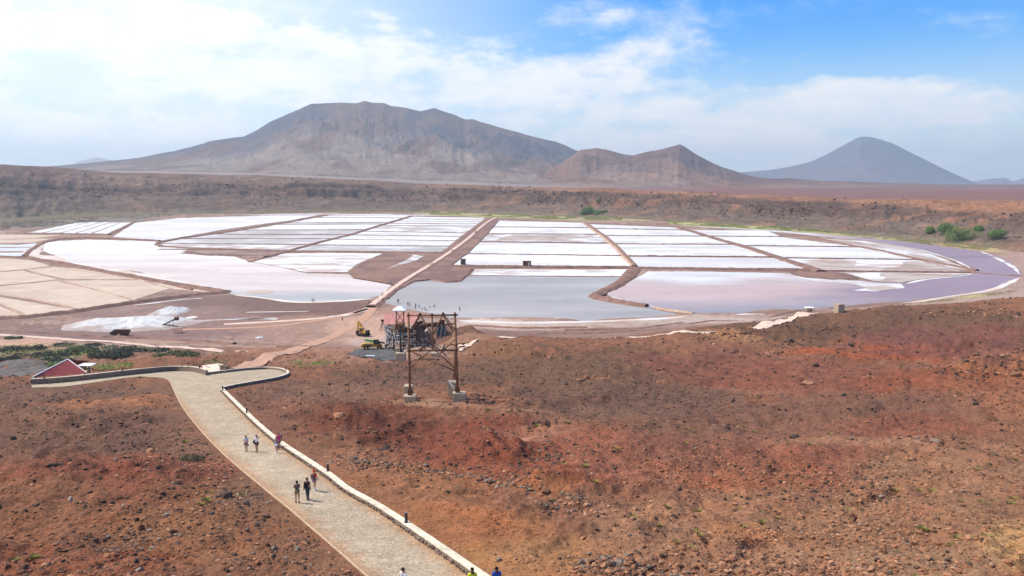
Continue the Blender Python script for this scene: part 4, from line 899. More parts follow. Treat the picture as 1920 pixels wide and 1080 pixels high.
def strip_wall(name, pts, w, h, label, cat, side=1, capw=None, cap_t=0.07, stones=0, stone_side=-1):
    W = resample([Vector((p[0], p[1], 0)) for p in pts], 0.7)
    root = empty(name, (W[0].x, W[0].y, float(smooth_z(W[0].x, W[0].y)))); tag(root, label, cat)
    def ring(a0, a1, z0, z1, jit):
        V = []
        for i, p in enumerate(W):
            t = W[min(i + 1, len(W) - 1)] - W[max(i - 1, 0)]; t.normalize(); nn = Vector((-t.y, t.x, 0)); g = float(smooth_z(p.x, p.y))
            jz = random.uniform(-jit, jit)
            for a, z in ((a0, z0), (a0, z1 + jz), (a1, z1 + jz), (a1, z0)):
                q = p + nn * a; V.append((q.x - root.location.x, q.y - root.location.y, g + z - root.location.z))
        n = len(W); fc = []
        for i in range(n - 1):
            for j in range(4): fc.append((i * 4 + j, i * 4 + (j + 1) % 4, (i + 1) * 4 + (j + 1) % 4, (i + 1) * 4 + j))
        fc += [(0, 1, 2, 3), ((n - 1) * 4 + 3, (n - 1) * 4 + 2, (n - 1) * 4 + 1, (n - 1) * 4)]
        me = npmesh('wall_mesh', V, fc, smooth_=False); return me
    capw = capw or w
    if h > 0.2:
        link('stone_face', ring(-w / 2 * 0.94, w / 2 * 0.94, -0.4, h - cap_t - 0.003, 0.01), M_STONE, root)
        link('cap', ring(-capw / 2, capw / 2, h - cap_t, h, 0.008), M_CAP, root)
    else:
        link('edging', ring(-w / 2, w / 2, -0.2, h, 0.015), M_EDGE, root)
    if stones:
        V = []; Fc = []; rr = random.Random(4); k = 0
        tot = len(W) - 1
        for s in range(stones):
            i = rr.random() * tot; a = W[int(i)]; b = W[min(int(i) + 1, tot)]; p = a.lerp(b, i % 1); t = b - a
            if t.length < 1e-4: continue
            t.normalize(); nn = Vector((-t.y, t.x, 0)); p = p + nn * (w / 2 * stone_side) ; g = float(smooth_z(p.x, p.y))
            r = rr.uniform(0.07, 0.15); z = rr.uniform(0.0, h - cap_t - 0.06)
            base = ICO0 * r * np.array([rr.uniform(.8, 1.3), rr.uniform(.8, 1.3), rr.uniform(.6, .95)]) + np.array([p.x - root.location.x, p.y - root.location.y, g + z - root.location.z])
            V.append(base); Fc.append(ICO0F + k * 12); k += 1
        me = npmesh('face_stones', np.concatenate(V), np.concatenate(Fc), smooth_=False); o = link('face_stones', me, M_STONE, root); tag(o, kind='stuff')
    return root
def ico_np(sub):
    bm = bmesh.new(); bmesh.ops.create_icosphere(bm, subdivisions=sub, radius=1.0)
    v = np.array([x.co[:] for x in bm.verts]); f = np.array([[q.index for q in p.verts] for p in bm.faces]); bm.free(); return v, f
ICO0, ICO0F = ico_np(1); ICO1, ICO1F = ico_np(2); ICO2, ICO2F = ico_np(3)
strip_wall('kerb_wall', KERB_R[:], 0.52, 0.42, 'long low stone kerb wall with a pale cap on the right side of the cobbled path', 'wall', stones=900, stone_side=-1)
strip_wall('edging_kerb', KERB_L[2:], 0.12, 0.05, 'thin cream edging strip along the left side of the cobbled path', 'kerb')
strip_wall('terrace_wall', LOOK, 0.42, 0.5, 'low curved wall with a pale cap around the rounded terrace at the end of the path', 'wall')
strip_wall('retaining_wall', BACKW, 0.4, 1.0, 'taller dark stone wall with a pale cap curving in front of the red roofed house', 'wall')
# bollard lights
M_BOLCAP = simple('grey_cap', (0.16, 0.17, 0.18), 0.5, 0.1, 4, 0.0)
def bollard(px, py, h, label, off=0.42):
    x, y, z = G(px, py); z = float(smooth_z(x, y))
    r = empty('bollard_light', (x, y, z + off - 0.02)); tag(r, label, 'bollard', 'black bollard lights along the path walls')
    m = MB(); m.cyl((0, 0, 0), (0, 0, 0.04), 0.15, n=12); m.build('base_plate', M_BLACK, r)
    m = MB(); m.cyl((0, 0, 0.04), (0, 0, h - 0.16), 0.10, n=14); m.build('post', M_BLACK, r, False)
    m = MB(); m.cyl((0, 0, h - 0.16), (0, 0, h - 0.06), 0.085, n=14); m.build('lamp_window', M_GLASS, r)
    m = MB(); m.cyl((0, 0, h - 0.06), (0, 0, h), 0.112, 0.105, n=14); m.build('cap', M_BOLCAP, r)
for px, py, h, lb, off in ((762, 991, .75, 'black bollard light on the kerb wall nearest the camera', .42), (615, 893, .72, 'black bollard light on the kerb wall just behind the walker in red', .42),
        (527, 834, .72, 'black bollard light on the kerb wall beside the woman in pink', .42), (463, 780, .72, 'black bollard light on the kerb wall, next one up from the woman in pink', .42), (418, 737, .72, 'black bollard light at the corner where the kerb wall meets the terrace wall', .42),
        (536, 698, .7, 'black bollard light at the rounded far tip of the terrace wall', .5), (375, 700, .7, 'black bollard light at the right end of the tall stone wall, by the ramp', 1.0), (231, 705, .7, 'black bollard light halfway along the tall stone wall', 1.0),
        (84, 720, .7, 'black bollard light on the wall in front of the red roof', 1.0)): bollard(px, py, h, lb, off)
# ramp and hoop railing behind the wall
poly_sheet('ramp', [(386, 703), (378, 692), (400, 686), (426, 694), (425, 699)], 0.0, const(lin((214, 192, 168))), M_COL, cuts=4, drape=True).location.z = 0.3
def railing():
    a = Vector(G(345, 688)); r = empty('hoop_railing', a); tag(r, 'thin dark hoop railing arching behind the pale ramp', 'railing')
    Y = 147.0
    def w(px, py):
        x, yy, zz = ray(px, py); t = Y / yy; return Vector((x * t, Y, H + zz * t)) - a
    hoop = [w(*p) for p in ((374, 687), (381, 681), (390, 675.5), (398, 674.5), (408, 677), (418, 681), (425, 686), (426, 692))]
    m = MB()
    for p, q in zip(hoop, hoop[1:]): m.cyl(p, q, 0.06, n=6)
    m.build('arched_rail', M_DARKWOOD, r)
    m = MB(); m.cyl(w(342, 682), w(375, 682.5), 0.05, n=6); m.build('top_rail', M_DARKWOOD, r)
    for px in (342, 353, 364, 375): m = MB(); m.cyl(w(px, 681.5), w(px, 690), 0.05, n=6); m.build('post', M_DARKWOOD, r)
    m = MB(); q = w(421, 690); m.box(q, (1.5, .8, 1.0)); m.build('stone_end', M_STONE, r)
railing()

# ------------------------------------------------------------------ depth-true points: pixel seen at a given forward distance Y
def Wp(px, py, Y):
    x, yy, zz = ray(px, py); t = Y / yy; return Vector((x * t, Y, H + zz * t))

# ------------------------------------------------------------------ cableway towers
def block_parts(root, c, sx, sy, h, name='concrete_block'):
    m = MB(); m.box((c[0], c[1], c[2] + h / 2 - 0.35), (sx, sy, h + 0.7), bevel=0.04); return m.build(name, M_CONC, root)
def front_tower():
    a = Vector(G(812, 752)); Y = a.y; r = empty('cableway_tower', a)
    tag(r, 'tall weathered timber cableway tower standing on concrete blocks on the red slope', 'tower')
    w = lambda px, py, dy=0: Wp(px, py, Y + 0.6 + dy) - a
    def pole(p, q, r1=0.19, r2=0.16, name='pole', m_=None):
        m = MB(); m.cyl(p, q, r1, r2, n=10); return m.build(name, m_ or M_WOODR, r, True)
    B = 3.4
    pf = pole(w(769, 742), w(765.6, 586)); pg = pole(w(858, 737), w(852.8, 585.5), m_=M_WOOD)
    for o_, nm in ((pf, 0), (pg, 1)):
        for k in range(4):
            m = MB(); z0 = 2.2 + k * 2.6; base = w(769 if nm == 0 else 858, 742 if nm == 0 else 737); top = w(765.6 if nm == 0 else 852.8, 586)
            q = base.lerp(top, z0 / 12.5); m.cyl(q, q + Vector((0, 0, 0.14)), 0.215, n=10); m.build('iron_band', M_RUST, o_)
    # rear poles stand 3.4 m behind
    tl = w(765.6, 586); tr = w(852.8, 585.5); bl = w(769, 742); br = w(858, 737)
    sh = Vector((0, B, 0))
    pole(bl + sh + Vector((-0.42, 0, 0.3)), tl + sh + Vector((-0.42, 0, -1.4)), .17, .15); pole(br + sh + Vector((-0.75, 0, 0.3)), tr + sh + Vector((-0.15, 0, -5.2)), .19, .17)
    beam = lambda p, q, rr=0.12, nm='cross_beam', mm=None: pole(p, q, rr, rr, nm, mm or M_WOOD)
    beam(w(762.5, 591.5, -.2), w(858.5, 590.5, -.2), .13); beam(w(763, 657, -.2), w(860, 656, -.2), .11)
    beam(w(763, 658, B), w(860, 657, B), .11); beam(w(770, 612, B), w(853, 607, B), .12)
    beam(w(809.8, 588, -.05), w(812, 658, -.05), .12, 'king_post')
    D = M_WOOD
    for p, q in (((787.5, 589), (768, 622)), ((787.5, 589), (811, 630)), ((831, 588), (812, 628)), ((831, 588), (852.5, 618)), ((812, 652), (790, 672)), ((790, 668), (770, 691)), ((811, 652), (852, 690)), ((768, 657), (790, 668)), ((788, 669), (851, 694)), ((853, 636), (824, 664))):
        beam(w(*p, .15), w(*q, .15), .095, 'brace', D)
    for p, q in (((787.5, 592), (769, 622)), ((831, 592), (850, 622)), ((800, 656), (782, 640)), ((820, 652), (838, 668))): beam(w(*p, B), w(*q, B), .09, 'brace', M_DARKWOOD)
    # iron bolts heads where timbers meet
    for px, py in ((766, 591), (787.5, 589), (810, 590), (831, 588), (853, 590), (766.5, 657), (855.5, 656)):
        m = MB(); m.box(w(px, py, -.25), (.34, .34, .34), bevel=.05); m.build('iron_joint', M_RUST, r)
    # cable saddle across the tower: thick twin beams with sheaves
    for dy in (0.9, 2.3):
        beam(w(789, 609.5, dy), w(826, 606.5, dy), .24, 'saddle_beam', M_DARKWOOD)
    beam(w(776, 612, 1.6), w(826, 612, 1.6), .10, 'saddle_tie', M_DARKWOOD)
    for px, py in ((789.5, 605.5), (830, 603.5), (781, 612)):
        m = MB(); q = w(px, py, 1.4); m.cyl(q + Vector((0, -.14, 0)), q + Vector((0, .14, 0)), .34, n=14); m.build('sheave', M_RUST, r)
    for px in (789, 830): m = MB(); q = w(px, 656, .2); m.cyl(q, q + Vector((.0, B, 0)), .14, n=8); m.build('side_beam', M_DARKWOOD, r)
    for px, py in ((789, 656), (832, 656)): m = MB(); m.ico(w(px, py, -.1), .36, 1, (1, .7, .8)); m.build('iron_hub', M_RUST, r)
    # concrete feet
    fz = lambda px, py: w(px, py)
    block_parts(r, (bl.x, bl.y, bl.z - 0.75), 1.75, 1.5, .85); block_parts(r, (br.x + .25, br.y, br.z - .85), 1.9, 1.5, .95)
    block_parts(r, (bl.x - .55, bl.y + B - .9, bl.z - .2), 1.25, 1.5, 1.1); block_parts(r, (br.x - .95, br.y + B - 1.1, br.z - .2), 1.3, 1.5, 1.35)
    for p in (bl, br):
        for s in (-1, 1): m = MB(); m.box((p.x + s * .26, p.y, p.z + .35), (.12, .36, 1.1), bevel=.02); m.build('foot_clamp', M_RUST, r)
    m = MB(); m.bar(br + Vector((-1.35, .6, 1.7)), br + Vector((-.45, .2, .6)), .16, .2); m.build('prop', M_GREYWOOD, r)
front_tower()
def back_tower():
    Y = Vector(G(753, 673)).y; a = Vector(G(753, 673)); r = empty('cableway_tower', a)
    tag(r, 'narrow timber cableway tower under a small white hipped roof beside the salt works', 'tower')
    w = lambda px, py, dy=0: Wp(px, py, Y + 1 + dy) - a
    def c(name, p, q, rr, mm): m = MB(); m.cyl(p, q, rr, n=8); return m.build(name, mm, r, True)
    rf = MB(); z = w(750, 581).z; x0 = w(738, 581).x; x1 = w(762, 581).x
    rf.box(((x0 + x1) / 2, 0.3, z + .1), (x1 - x0, 3.0, .22)); rf.build('eaves_board', M_WHITE, r)
    rf = MB(); rf.box(((x0 + x1) / 2, 0.3, z + .21 + .33), (x1 - x0 - .1, 2.9, .66), taper=(.35, .35)); rf.build('roof', M_WHITE, r)
    for px in (743, 757):
        for dy in (-1.1, 1.3): c('post', w(px, 620, dy), w(px, 581.5, dy), .13, M_WOOD)
    for p, q in (((743, 604), (757, 584)), ((757, 604), (743, 584)), ((743, 604), (757, 604)), ((743, 618), (757, 618)), ((741, 612), (760, 610))): c('brace', w(*p, -1.1), w(*q, -1.1), .08, M_WOODR)
    m = MB(); m.box(w(750, 611, -.1), (2.0, 1.9, 1.4), bevel=.04); m.build('machine_box', M_WOOD, r)
    c('main_post', w(751.5, 660, -1), w(750.5, 612, -1), .24, M_BLACK); c('main_post', w(757, 656, 1.2), w(756, 614, 1.2), .2, M_DARKWOOD)
    for p, q in (((746, 655), (738, 622)), ((757, 655), (771, 640)), ((741, 640), (766, 640)), ((742, 630), (770, 627))): c('strut', w(*p), w(*q), .10, M_GREYWOOD)
    block_parts(r, (w(753, 673).x, -.3, 0.1), 2.2, 2.0, 1.5)
    block_parts(r, (w(751, 660).x - .3, .9, 0.5), 1.8, 1.2, 2.0)
back_tower()
def works():
    Y = 203.0; a = Vector((Wp(750, 655, Y).x, Y, gz(Wp(750, 655, Y).x, Y))); r = empty('salt_works', a)
    tag(r, 'ruined salt works shed with a faded pinkish red roof on a tangle of bleached timber', 'building')
    w = lambda px, py, dy=0: Wp(px, py, Y + dy) - a
    # pitched roof: front slope faces the camera
    def slab(name, P4, th, mm):
        m = MB(); bm = m.bm; t = [bm.verts.new(p) for p in P4]; u = [bm.verts.new(Vector(p) - Vector((0, 0, th))) for p in P4]
        bm.faces.new(t); bm.faces.new(u[::-1])
        for i in range(4): bm.faces.new((t[i], u[i], u[(i + 1) % 4], t[(i + 1) % 4]))
        return m.build(name, mm, r)
    e0, e1, r0, r1 = w(721, 609, 0), w(782, 603, 0), w(719, 587.5, 3), w(783, 587, 3)
    n = 14
    for i in range(n):
        k0, k1 = i / n, (i + 1) / n; up = 0.04 if i % 2 else 0.0; z = Vector((0, 0, up))
        slab('roof_sheet', [e0.lerp(e1, k0) + z, e0.lerp(e1, k1) + z, r0.lerp(r1, k1) + z, r0.lerp(r1, k0) + z], .06, M_PINK)
    slab('rear_roof', [r0 - Vector((0, 0, .05)), r1 - Vector((0, 0, .05)), r1 + Vector((0, 4.5, -2.4)), r0 + Vector((0, 4.5, -2.4))], .1, M_PINK)
    m = MB(); p, q = w(725, 609, .6), w(744, 622, .6); m.box(((p.x + q.x) / 2, .6, (p.z + q.z) / 2), (q.x - p.x, .2, p.z - q.z)); m.build('wall', M_PLASTER, r)
    m = MB(); p, q = w(724, 612, 6), w(781, 640, 6); m.box(((p.x + q.x) / 2, 6, (p.z + q.z) / 2), (q.x - p.x, .2, p.z - q.z)); m.build('rear_wall', M_DARKWOOD, r)
    m = MB(); p, q = w(724, 613, .6), w(724, 650, .6); m.box((p.x, 3.3, (p.z + q.z) / 2), (.2, 5.2, p.z - q.z)); m.build('side_wall', M_STONE, r)
    def t(p, q, rr=.11, mm=None, nm='timber'): m = MB(); m.bar(p, q, rr * 2, rr * 2); return m.build(nm, mm or M_GREYWOOD, r)
    for px in (727, 733, 745, 760, 772, 782, 796):
        for dy in (0.2, 3.4): t(w(px, 612 if px < 785 else 625, dy), Vector((w(px, 650, dy).x, dy, -.3)), .12, M_GREYWOOD if (px + int(dy)) % 2 else M_DARKWOOD, 'post')
    for py in (612, 624, 634, 644):
        for dy in (0.1, 3.3): t(w(722, py, dy), w(800, py + 2, dy), .10, M_GREYWOOD if dy < 1 else M_DARKWOOD, 'rail')
    rr = random.Random(12)
    for i in range(80):
        x = rr.uniform(724, 806); y = rr.uniform(614, 655); an = rr.choice([-.9, -.5, .35, .6, 1.1, 1.4]) + rr.uniform(-.2, .2); l = rr.uniform(6, 16); dy = rr.uniform(-2.5, 3)
        t(w(x - l * math.cos(an) / 2, y - l * math.sin(an) / 2, dy), w(x + l * math.cos(an) / 2, y + l * math.sin(an) / 2, dy + rr.uniform(-1, 1)), rr.uniform(.06, .13), rr.choice([M_GREYWOOD, M_GREYWOOD, M_DARKWOOD, M_WOOD]))
    # long bent pale props at the left corner
    t(w(721, 611, -.5), w(726, 634, -.8), .13); t(w(736, 630, -3), w(740, 668, -5), .14); t(w(725, 618, -1), w(740, 628, -2), .12); t(w(738, 634, -4), w(739, 672, -5), .2, M_DARKWOOD)
    # hopper and dark chute
    hp = MB(); q = w(789, 625, -3); hp.box((q.x, q.y, q.z), (1.5, 1.5, 2.6), rot=(0, math.pi, 0), taper=(1.6, 1.3)); hp.build('hopper', M_DARKWOOD, r)
    m = MB(); m.bar(w(797, 613, -3), w(784, 640, -3), 1.2, .5); m.build('chute', M_BLACK, r)
    m = MB(); m.bar(w(782, 606, -3), w(798, 616, -3), 1.2, 1.2); m.build('motor_housing', M_BLACK, r)
    t(w(781, 600, -4), w(782, 655, -4), .2, M_BLACK, 'post')
works()
# spoil heap with a dark sheet draped over it, right of the works
def salt_c(X, Y, rad, seed):
    w = fbm(X / 3.0 + seed, Y / 6.0, 5, seed); an = np.arctan2(Y, X)
    k = np.clip(smooth(.62, .95, rad + .35 * w) + .35 * smooth(.5, .75, ridged(an * 6 + w, rad * .8, 3, seed)), 0, 1) * .85
    return blend((.60, .585, .57), lin((158, 134, 122)), k.ravel())
def mound(name, cx, cy, rx, ry, h, c1, mat_, seed, n=56, label=None, cat=None, kind=None, amp=.25, z0=None, gul=0.0, rot=0.0):
    g = np.linspace(-1, 1, n); A, Bm = np.meshgrid(g, g); rad = np.hypot(A, Bm)
    sc = np.maximum(np.abs(A), np.abs(Bm)) / np.maximum(rad, 1e-6); A = A * sc; Bm = Bm * sc; rad = np.hypot(A, Bm)
    an = np.arctan2(Bm, A); rr = 1 + 0.22 * fbm(np.cos(an) * 1.6 + seed, np.sin(an) * 1.6, 4, seed)
    X = A * rx * rr; Y = Bm * ry * rr
    X, Y = X * math.cos(rot) - Y * math.sin(rot), X * math.sin(rot) + Y * math.cos(rot)
    pr = np.clip(1 - rad ** 1.25, 0, 1)
    Z = h * pr * (1 + amp * 2 * fbm((X + cx) / max(rx, 2) * 2.5, (Y + cy) / ry * 2, 4, seed + 1)) + gul * h * (ridged(an * 5 + seed, rad * 1.5, 3, seed) - .6) * pr * smooth(0, .3, rad)
    base = smooth_z(X + cx, Y + cy); Z = np.where(rad >= .999, -0.15, Z)
    me = npmesh(name, np.stack([X, Y, Z + base], -1).reshape(-1, 3), gridfaces(n, n), salt_c(X, Y, rad, seed) if mat_ is M_SALT else np.array(c1)[None, :] * np.ones((n * n, 1)))
    o = link(name, me, mat_); o.location = (cx, cy, 0); return tag(o, label, cat, kind=kind)
q = Wp(822, 650, 212); mound('spoil_bank', q.x + 3, 212, 13, 9, 5.2, lin((128, 94, 78)), M_SOIL, 31, kind='structure', gul=.2)
q = Wp(852, 648, 206); mound('spoil_bank', q.x + 3, 207, 12, 6, 2.4, lin((150, 112, 90)), M_SOIL, 35, kind='structure')
def tarp():
    a = Wp(822, 655, 203); r = a.copy(); V = []; n = 14; rr = random.Random(3)
    L_ = [(818, 611), (817, 622), (819, 634), (823, 645), (826, 657)]; R_ = [(835, 606), (838, 618), (838, 632), (836, 645), (830, 657)]
    for i in range(n):
        k = i / (n - 1) * 4; i0 = min(3, int(k)); f = k - i0
        lx = L_[i0][0] * (1 - f) + L_[i0 + 1][0] * f; ly = L_[i0][1] * (1 - f) + L_[i0 + 1][1] * f
        rx = R_[i0][0] * (1 - f) + R_[i0 + 1][0] * f; ry = R_[i0][1] * (1 - f) + R_[i0 + 1][1] * f
        for j in range(12):
            s = j / 11; V.append(tuple(Wp(lx + (rx - lx) * s, ly + (ry - ly) * s, 207 - 3.4 * i / n + .45 * math.sin(s * 16 + i * .7) + rr.uniform(-.1, .1)) - a))
    m = npmesh('torn_sheet', V, gridfaces(n, 12)); o = link('torn_sheet', m, M_TARP); o.location = a
    mod = o.modifiers.new('thickness', 'SOLIDIFY'); mod.thickness = .06
    tag(o, 'dark grey torn sheet draped down the spoil bank right of the salt works', 'sheet')
tarp()

# ------------------------------------------------------------------ vehicles
def wheel(parent, x, y, z, r, w, axis='y', hub=M_YEL):
    d = Vector((0, w / 2, 0)) if axis == 'y' else Vector((w / 2, 0, 0)); c = Vector((x, y, z))
    m = MB(); m.cyl(c - d, c + d, r, n=18); o = m.build('wheel', M_TYRE, parent, False)
    m = MB(); m.cyl(c - d * 1.06, c + d * 1.06, r * .48, n=12); m.build('hub', hub, o); return o
def telehandler():
    a = Vector(G(700, 657)); r = empty('telescopic_handler', (a.x, a.y, gz(a.x, a.y) + .05), R(6)); tag(r, 'yellow telescopic handler with a bright green boom parked beside the salt works', 'loader')
    m = MB(); m.prism([(-2.9, .75), (-2.9, 1.55), (-2.3, 1.75), (1.7, 1.6), (2.3, 1.2), (2.3, .7)], -.9, .5); m.build('body', M_YEL, r)
    m = MB(); m.box((-2.75, -.2, 1.15), (.5, 1.9, .9), bevel=.08); m.build('counterweight', M_YEL, r)
    for x in (-1.75, 1.6):
        for y in (-1.05, 1.05): wheel(r, x, y, .62, .64, .42)
    m = MB(); m.bar((-2.2, .35, 2.45), (1.5, .35, 1.85), .48, .5); b = m.build('boom', M_GREEN, r)
    m = MB(); m.bar((1.4, .35, 1.87), (2.9, .35, 1.55), .34, .36); m.build('inner_boom', M_BLACK, b)
    m = MB(); m.prism([(.1, 1.55), (.1, 2.55), (.5, 2.75), (1.35, 2.75), (1.65, 1.7), (1.65, 1.4)], -1.0, -.15); c = m.build('cab', M_BLACK, r)
    m = MB(); m.box((.8, -1.02, 2.2), (.95, .03, .75)); m.build('side_window', M_GLASS, c)
    m = MB(); m.box((.85, -.58, 2.79), (1.0, .95, .08)); m.build('cab_roof', M_YEL, c)
    m = MB(); m.box((3.15, .2, .95), (.35, 2.0, 1.0), bevel=.06); m.build('bucket', M_BLACK, r)
    m = MB(); m.bar((2.6, .35, 1.6), (3.1, .35, .9), .25, .3); m.build('boom_head', M_BLACK, r)
    m = MB(); m.box((-1.0, -.97, 1.2), (1.3, .1, .55), bevel=.03); m.build('engine_cover', M_BLACK, r)
    m = MB(); m.cyl((-.5, -.8, 1.6), (-.5, -.8, 2.4), .06); m.build('exhaust', M_BLACK, r)
telehandler()
def excavator():
    a = Vector(G(682, 630)); r = empty('excavator', (a.x, a.y, gz(a.x, a.y) + .06), R(-28)); tag(r, 'yellow excavator with its boom folded down standing on the salt flat', 'excavator')
    for y in (-.95, .95):
        m = MB(); m.prism([(-1.5, .15), (-1.7, .4), (-1.5, .72), (1.5, .72), (1.7, .4), (1.5, .15), (1.3, .02), (-1.3, .02)], y - .25, y + .25); t = m.build('track', M_TYRE, r)
    m = MB(); m.box((.35, 0, 1.25), (2.3, 1.9, .85), bevel=.1); m.build('engine_housing', M_YEL, r)
    m = MB(); m.box((1.35, 0, 1.3), (.5, 1.9, .95), bevel=.1); m.build('counterweight', M_BLACK, r)
    m = MB(); m.prism([(-.9, .95), (-.9, 2.2), (-.5, 2.6), (.35, 2.6), (.4, .95)], -.95, -.1); c = m.build('cab', M_YEL, r)
    m = MB(); m.box((-.25, -.97, 1.95), (.95, .04, .8)); m.box((-.92, -.52, 1.8), (.04, .7, .9)); m.build('window', M_GLASS, c)
    m = MB(); m.bar((-.3, .35, 1.5), (-1.5, .35, 3.3), .5, .55); b = m.build('boom', M_YEL, r)
    m = MB(); m.bar((-1.45, .35, 3.2), (-2.1, .35, 4.0), .42, .45); m.build('boom_elbow', M_YEL, b)
    m = MB(); m.bar((-2.15, .35, 4.15), (-2.5, .35, 1.3), .36, .4); m.build('arm', M_YEL, r)
    m = MB(); m.cyl((-1.0, .35, 2.9), (-2.1, .35, 3.4), .08); m.build('hydraulic_ram', M_BLACK, r)
    m = MB(); m.prism([(-2.9, .3), (-2.2, .25), (-2.2, 1.3), (-2.6, 1.4), (-3.0, .9)], -.1, .8); m.build('bucket', M_BLACK, r)
    m = MB(); m.cyl((.6, .6, 1.65), (.6, .6, 2.2), .06); m.build('exhaust', M_BLACK, r)
excavator()
M_TRRED = simple('dull_red_paint', lin((110, 52, 42)), .6, .35, 3, .1)
def truck():
    a = Vector(G(225, 630)); r = empty('dump_truck', (a.x, a.y, gz(a.x, a.y) + .06), R(4)); tag(r, 'small dark red tipper truck parked in front of the white salt heap', 'truck')
    m = MB(); m.box((0.1, 0, .72), (4.9, .9, .22)); m.build('chassis', M_BLACK, r)
    m = MB(); m.prism([(-2.6, .6), (-2.6, 1.15), (-2.3, 1.35), (-1.8, 1.4), (-1.55, 1.85), (-.95, 1.85), (-.95, .6)], -.85, .85); c = m.build('cab', M_BLACK, r)
    m = MB(); m.box((-1.3, -.87, 1.5), (.5, .04, .4)); m.build('window', M_GLASS, c)
    for s in (-.6, .6): m = MB(); m.cyl((-2.66, s, .9), (-2.58, s, .9), .13, n=10); m.build('headlight', M_WHITE, c)
    m = MB(); m.box((.95, 0, .93), (3.5, 1.8, .12))
    for y in (-.9, .9): m.box((.95, y, 1.35), (3.5, .08, .75))
    m.box((-.78, 0, 1.4), (.08, 1.8, .9)); bd = m.build('tipper_bed', M_RUST, r)
    m = MB(); m.box((2.72, 0, 1.3), (.08, 1.8, .7)); m.build('tailgate', M_TRRED, bd)
    m = MB(); m.box((.95, -.97, 1.68), (3.5, .06, .12)); m.build('top_rail', M_TRRED, bd)
    for x in (-1.6, .9, 1.9):
        for y in (-.8, .8): wheel(r, x, y, .47, .47, .32, hub=M_TRRED)
    m = MB(); m.box((1.4, 0, .68), (1.3, 1.9, .08)); m.build('mudguard', M_BLACK, r)
truck()
# salt heaps
q = G(235, 613); mound('salt_heap', q[0], q[1] + 6, 20, 15, 1.9, (.66, .64, .62), M_SALT, 55, n=90, label='long heap of bright white raw salt behind the small truck', cat='salt heap', amp=.35, gul=.30)
q = G(316, 587); mound('salt_heap', q[0], q[1] + 2, 6.5, 10, 1.5, (.66, .64, .62), M_SALT, 59, n=60, label='smaller pointed salt heap behind and right of the long heap', cat='salt heap', amp=.35, gul=.3)
for pts, w in (([(90, 620), (140, 617), (200, 611), (240, 607)], 7), ([(130, 624), (200, 625), (270, 621), (300, 616)], 6), ([(240, 604), (300, 600), (345, 597), (370, 594)], 5), ([(290, 590), (320, 584), (350, 579)], 5), ([(340, 606), (400, 608), (440, 609)], 2.5), ([(300, 612), (345, 606), (395, 604)], 3)):
    shore(pts, w, pan_mottle(WHITE, lin((168, 146, 138)), 0.8, 4, 4, 0.47, 98), name='salt_spill')
q = G(487, 634); mound('salt_heap', q[0], q[1], 1.4, 1.6, .7, (.66, .64, .62), M_SALT, 71, n=24, label='tiny white salt heap alone on the mud flat', cat='salt heap')
def conveyor():
    a = Vector(G(299, 614)); r = empty('conveyor_belt', a); tag(r, 'rusty inclined conveyor belt rising from the salt heap', 'conveyor'); Y = a.y
    w = lambda px, py, dy=0: Wp(px, py, Y + dy) - a
    for dy in (0, 1.1): m = MB(); m.bar(w(299, 612.5, dy), w(331, 597, dy), .14, .38); m.build('side_girder', M_RUST, r)
    m = MB(); m.bar(w(299, 612, .55), w(331, 596.5, .55), .9, .08); m.build('belt', M_BLACK, r)
    m = MB(); m.box(w(331, 597.5, .5), (1.1, 1.3, 1.0), bevel=.05); m.build('drive_head', M_RUST, r)
    m = MB(); m.box(w(300, 613, .5), (1.2, 1.4, .9), bevel=.05); m.build('feed_box', M_DARKWOOD, r)
    for px, py in ((318, 604), (326, 600)):
        for dy in (0, 1.1): m = MB(); m.cyl(w(px, py, dy), w(px - 2, 614, dy), .07); m.build('support_leg', M_RUST, r)
    for k in range(6): m = MB(); p = w(299, 612.5, 0).lerp(w(331, 597, 0), (k + .5) / 6); m.cyl(p + Vector((0, -.1, .05)), p + Vector((0, 1.2, .05)), .09); m.build('roller', M_BLACK, r)
conveyor()
def platform():
    a = Vector(G(334, 625)); r = empty('work_platform', a); tag(r, 'small wooden work platform on legs just right of the conveyor', 'platform'); Y = a.y
    w = lambda px, py, dy=0: Wp(px, py, Y + dy) - a
    for k in range(5):
        m = MB(); p = w(325 + k * 3.4, 615, .8); m.box(p + Vector((0.2, 0, 0)), (.48, 2.0, .16)); m.build('plank', M_DIKE2, r)
    for px in (327, 341):
        for dy in (0, 1.7): m = MB(); m.cyl(w(px, 615.5, dy), w(px + (.5 if px > 330 else -.5), 625, dy), .08); m.build('leg', M_WOOD, r)
    m = MB(); m.cyl(w(327, 620), w(341, 620), .06); m.build('cross_brace', M_WOOD, r)
platform()
def tripod():
    a = Vector(G(717, 621)); r = empty('pole_tripod', a); tag(r, 'thin wooden pole tripod standing left of the salt works', 'tripod'); Y = a.y
    w = lambda px, py, dy=0: Wp(px, py, Y + dy) - a
    for px, dy in ((711, 0), (724, 0), (718, 2.5), (714, 1)): m = MB(); m.cyl(w(px, 621, dy), w(717.5, 601, 1), .09); m.build('leg', M_WOOD, r)
    m = MB(); m.box(w(717, 601, 1), (.9, .6, .6)); m.build('pulley_head', M_DARKWOOD, r)
    m = MB(); m.box(w(726, 618, 0), (1.6, 1, 1.0), bevel=.1); m.build('scrap_box', M_RUST, r)
tripod()
def slab(name, px, py, sx, sy, h, mat_, label, cat, rz=0):
    a = G(px, py); m = MB(); m.box((0, 0, h / 2 - .1), (sx, sy, h + .2), bevel=.03); o = m.build(name, mat_); o.location = (a[0], a[1], gz(a[0], a[1])); o.rotation_euler.z = rz; return tag(o, label, cat)
slab('white_board', 693, 668, 2.6, .5, .35, M_WHITE, 'long white painted block lying on the dark gravel yard', 'block')
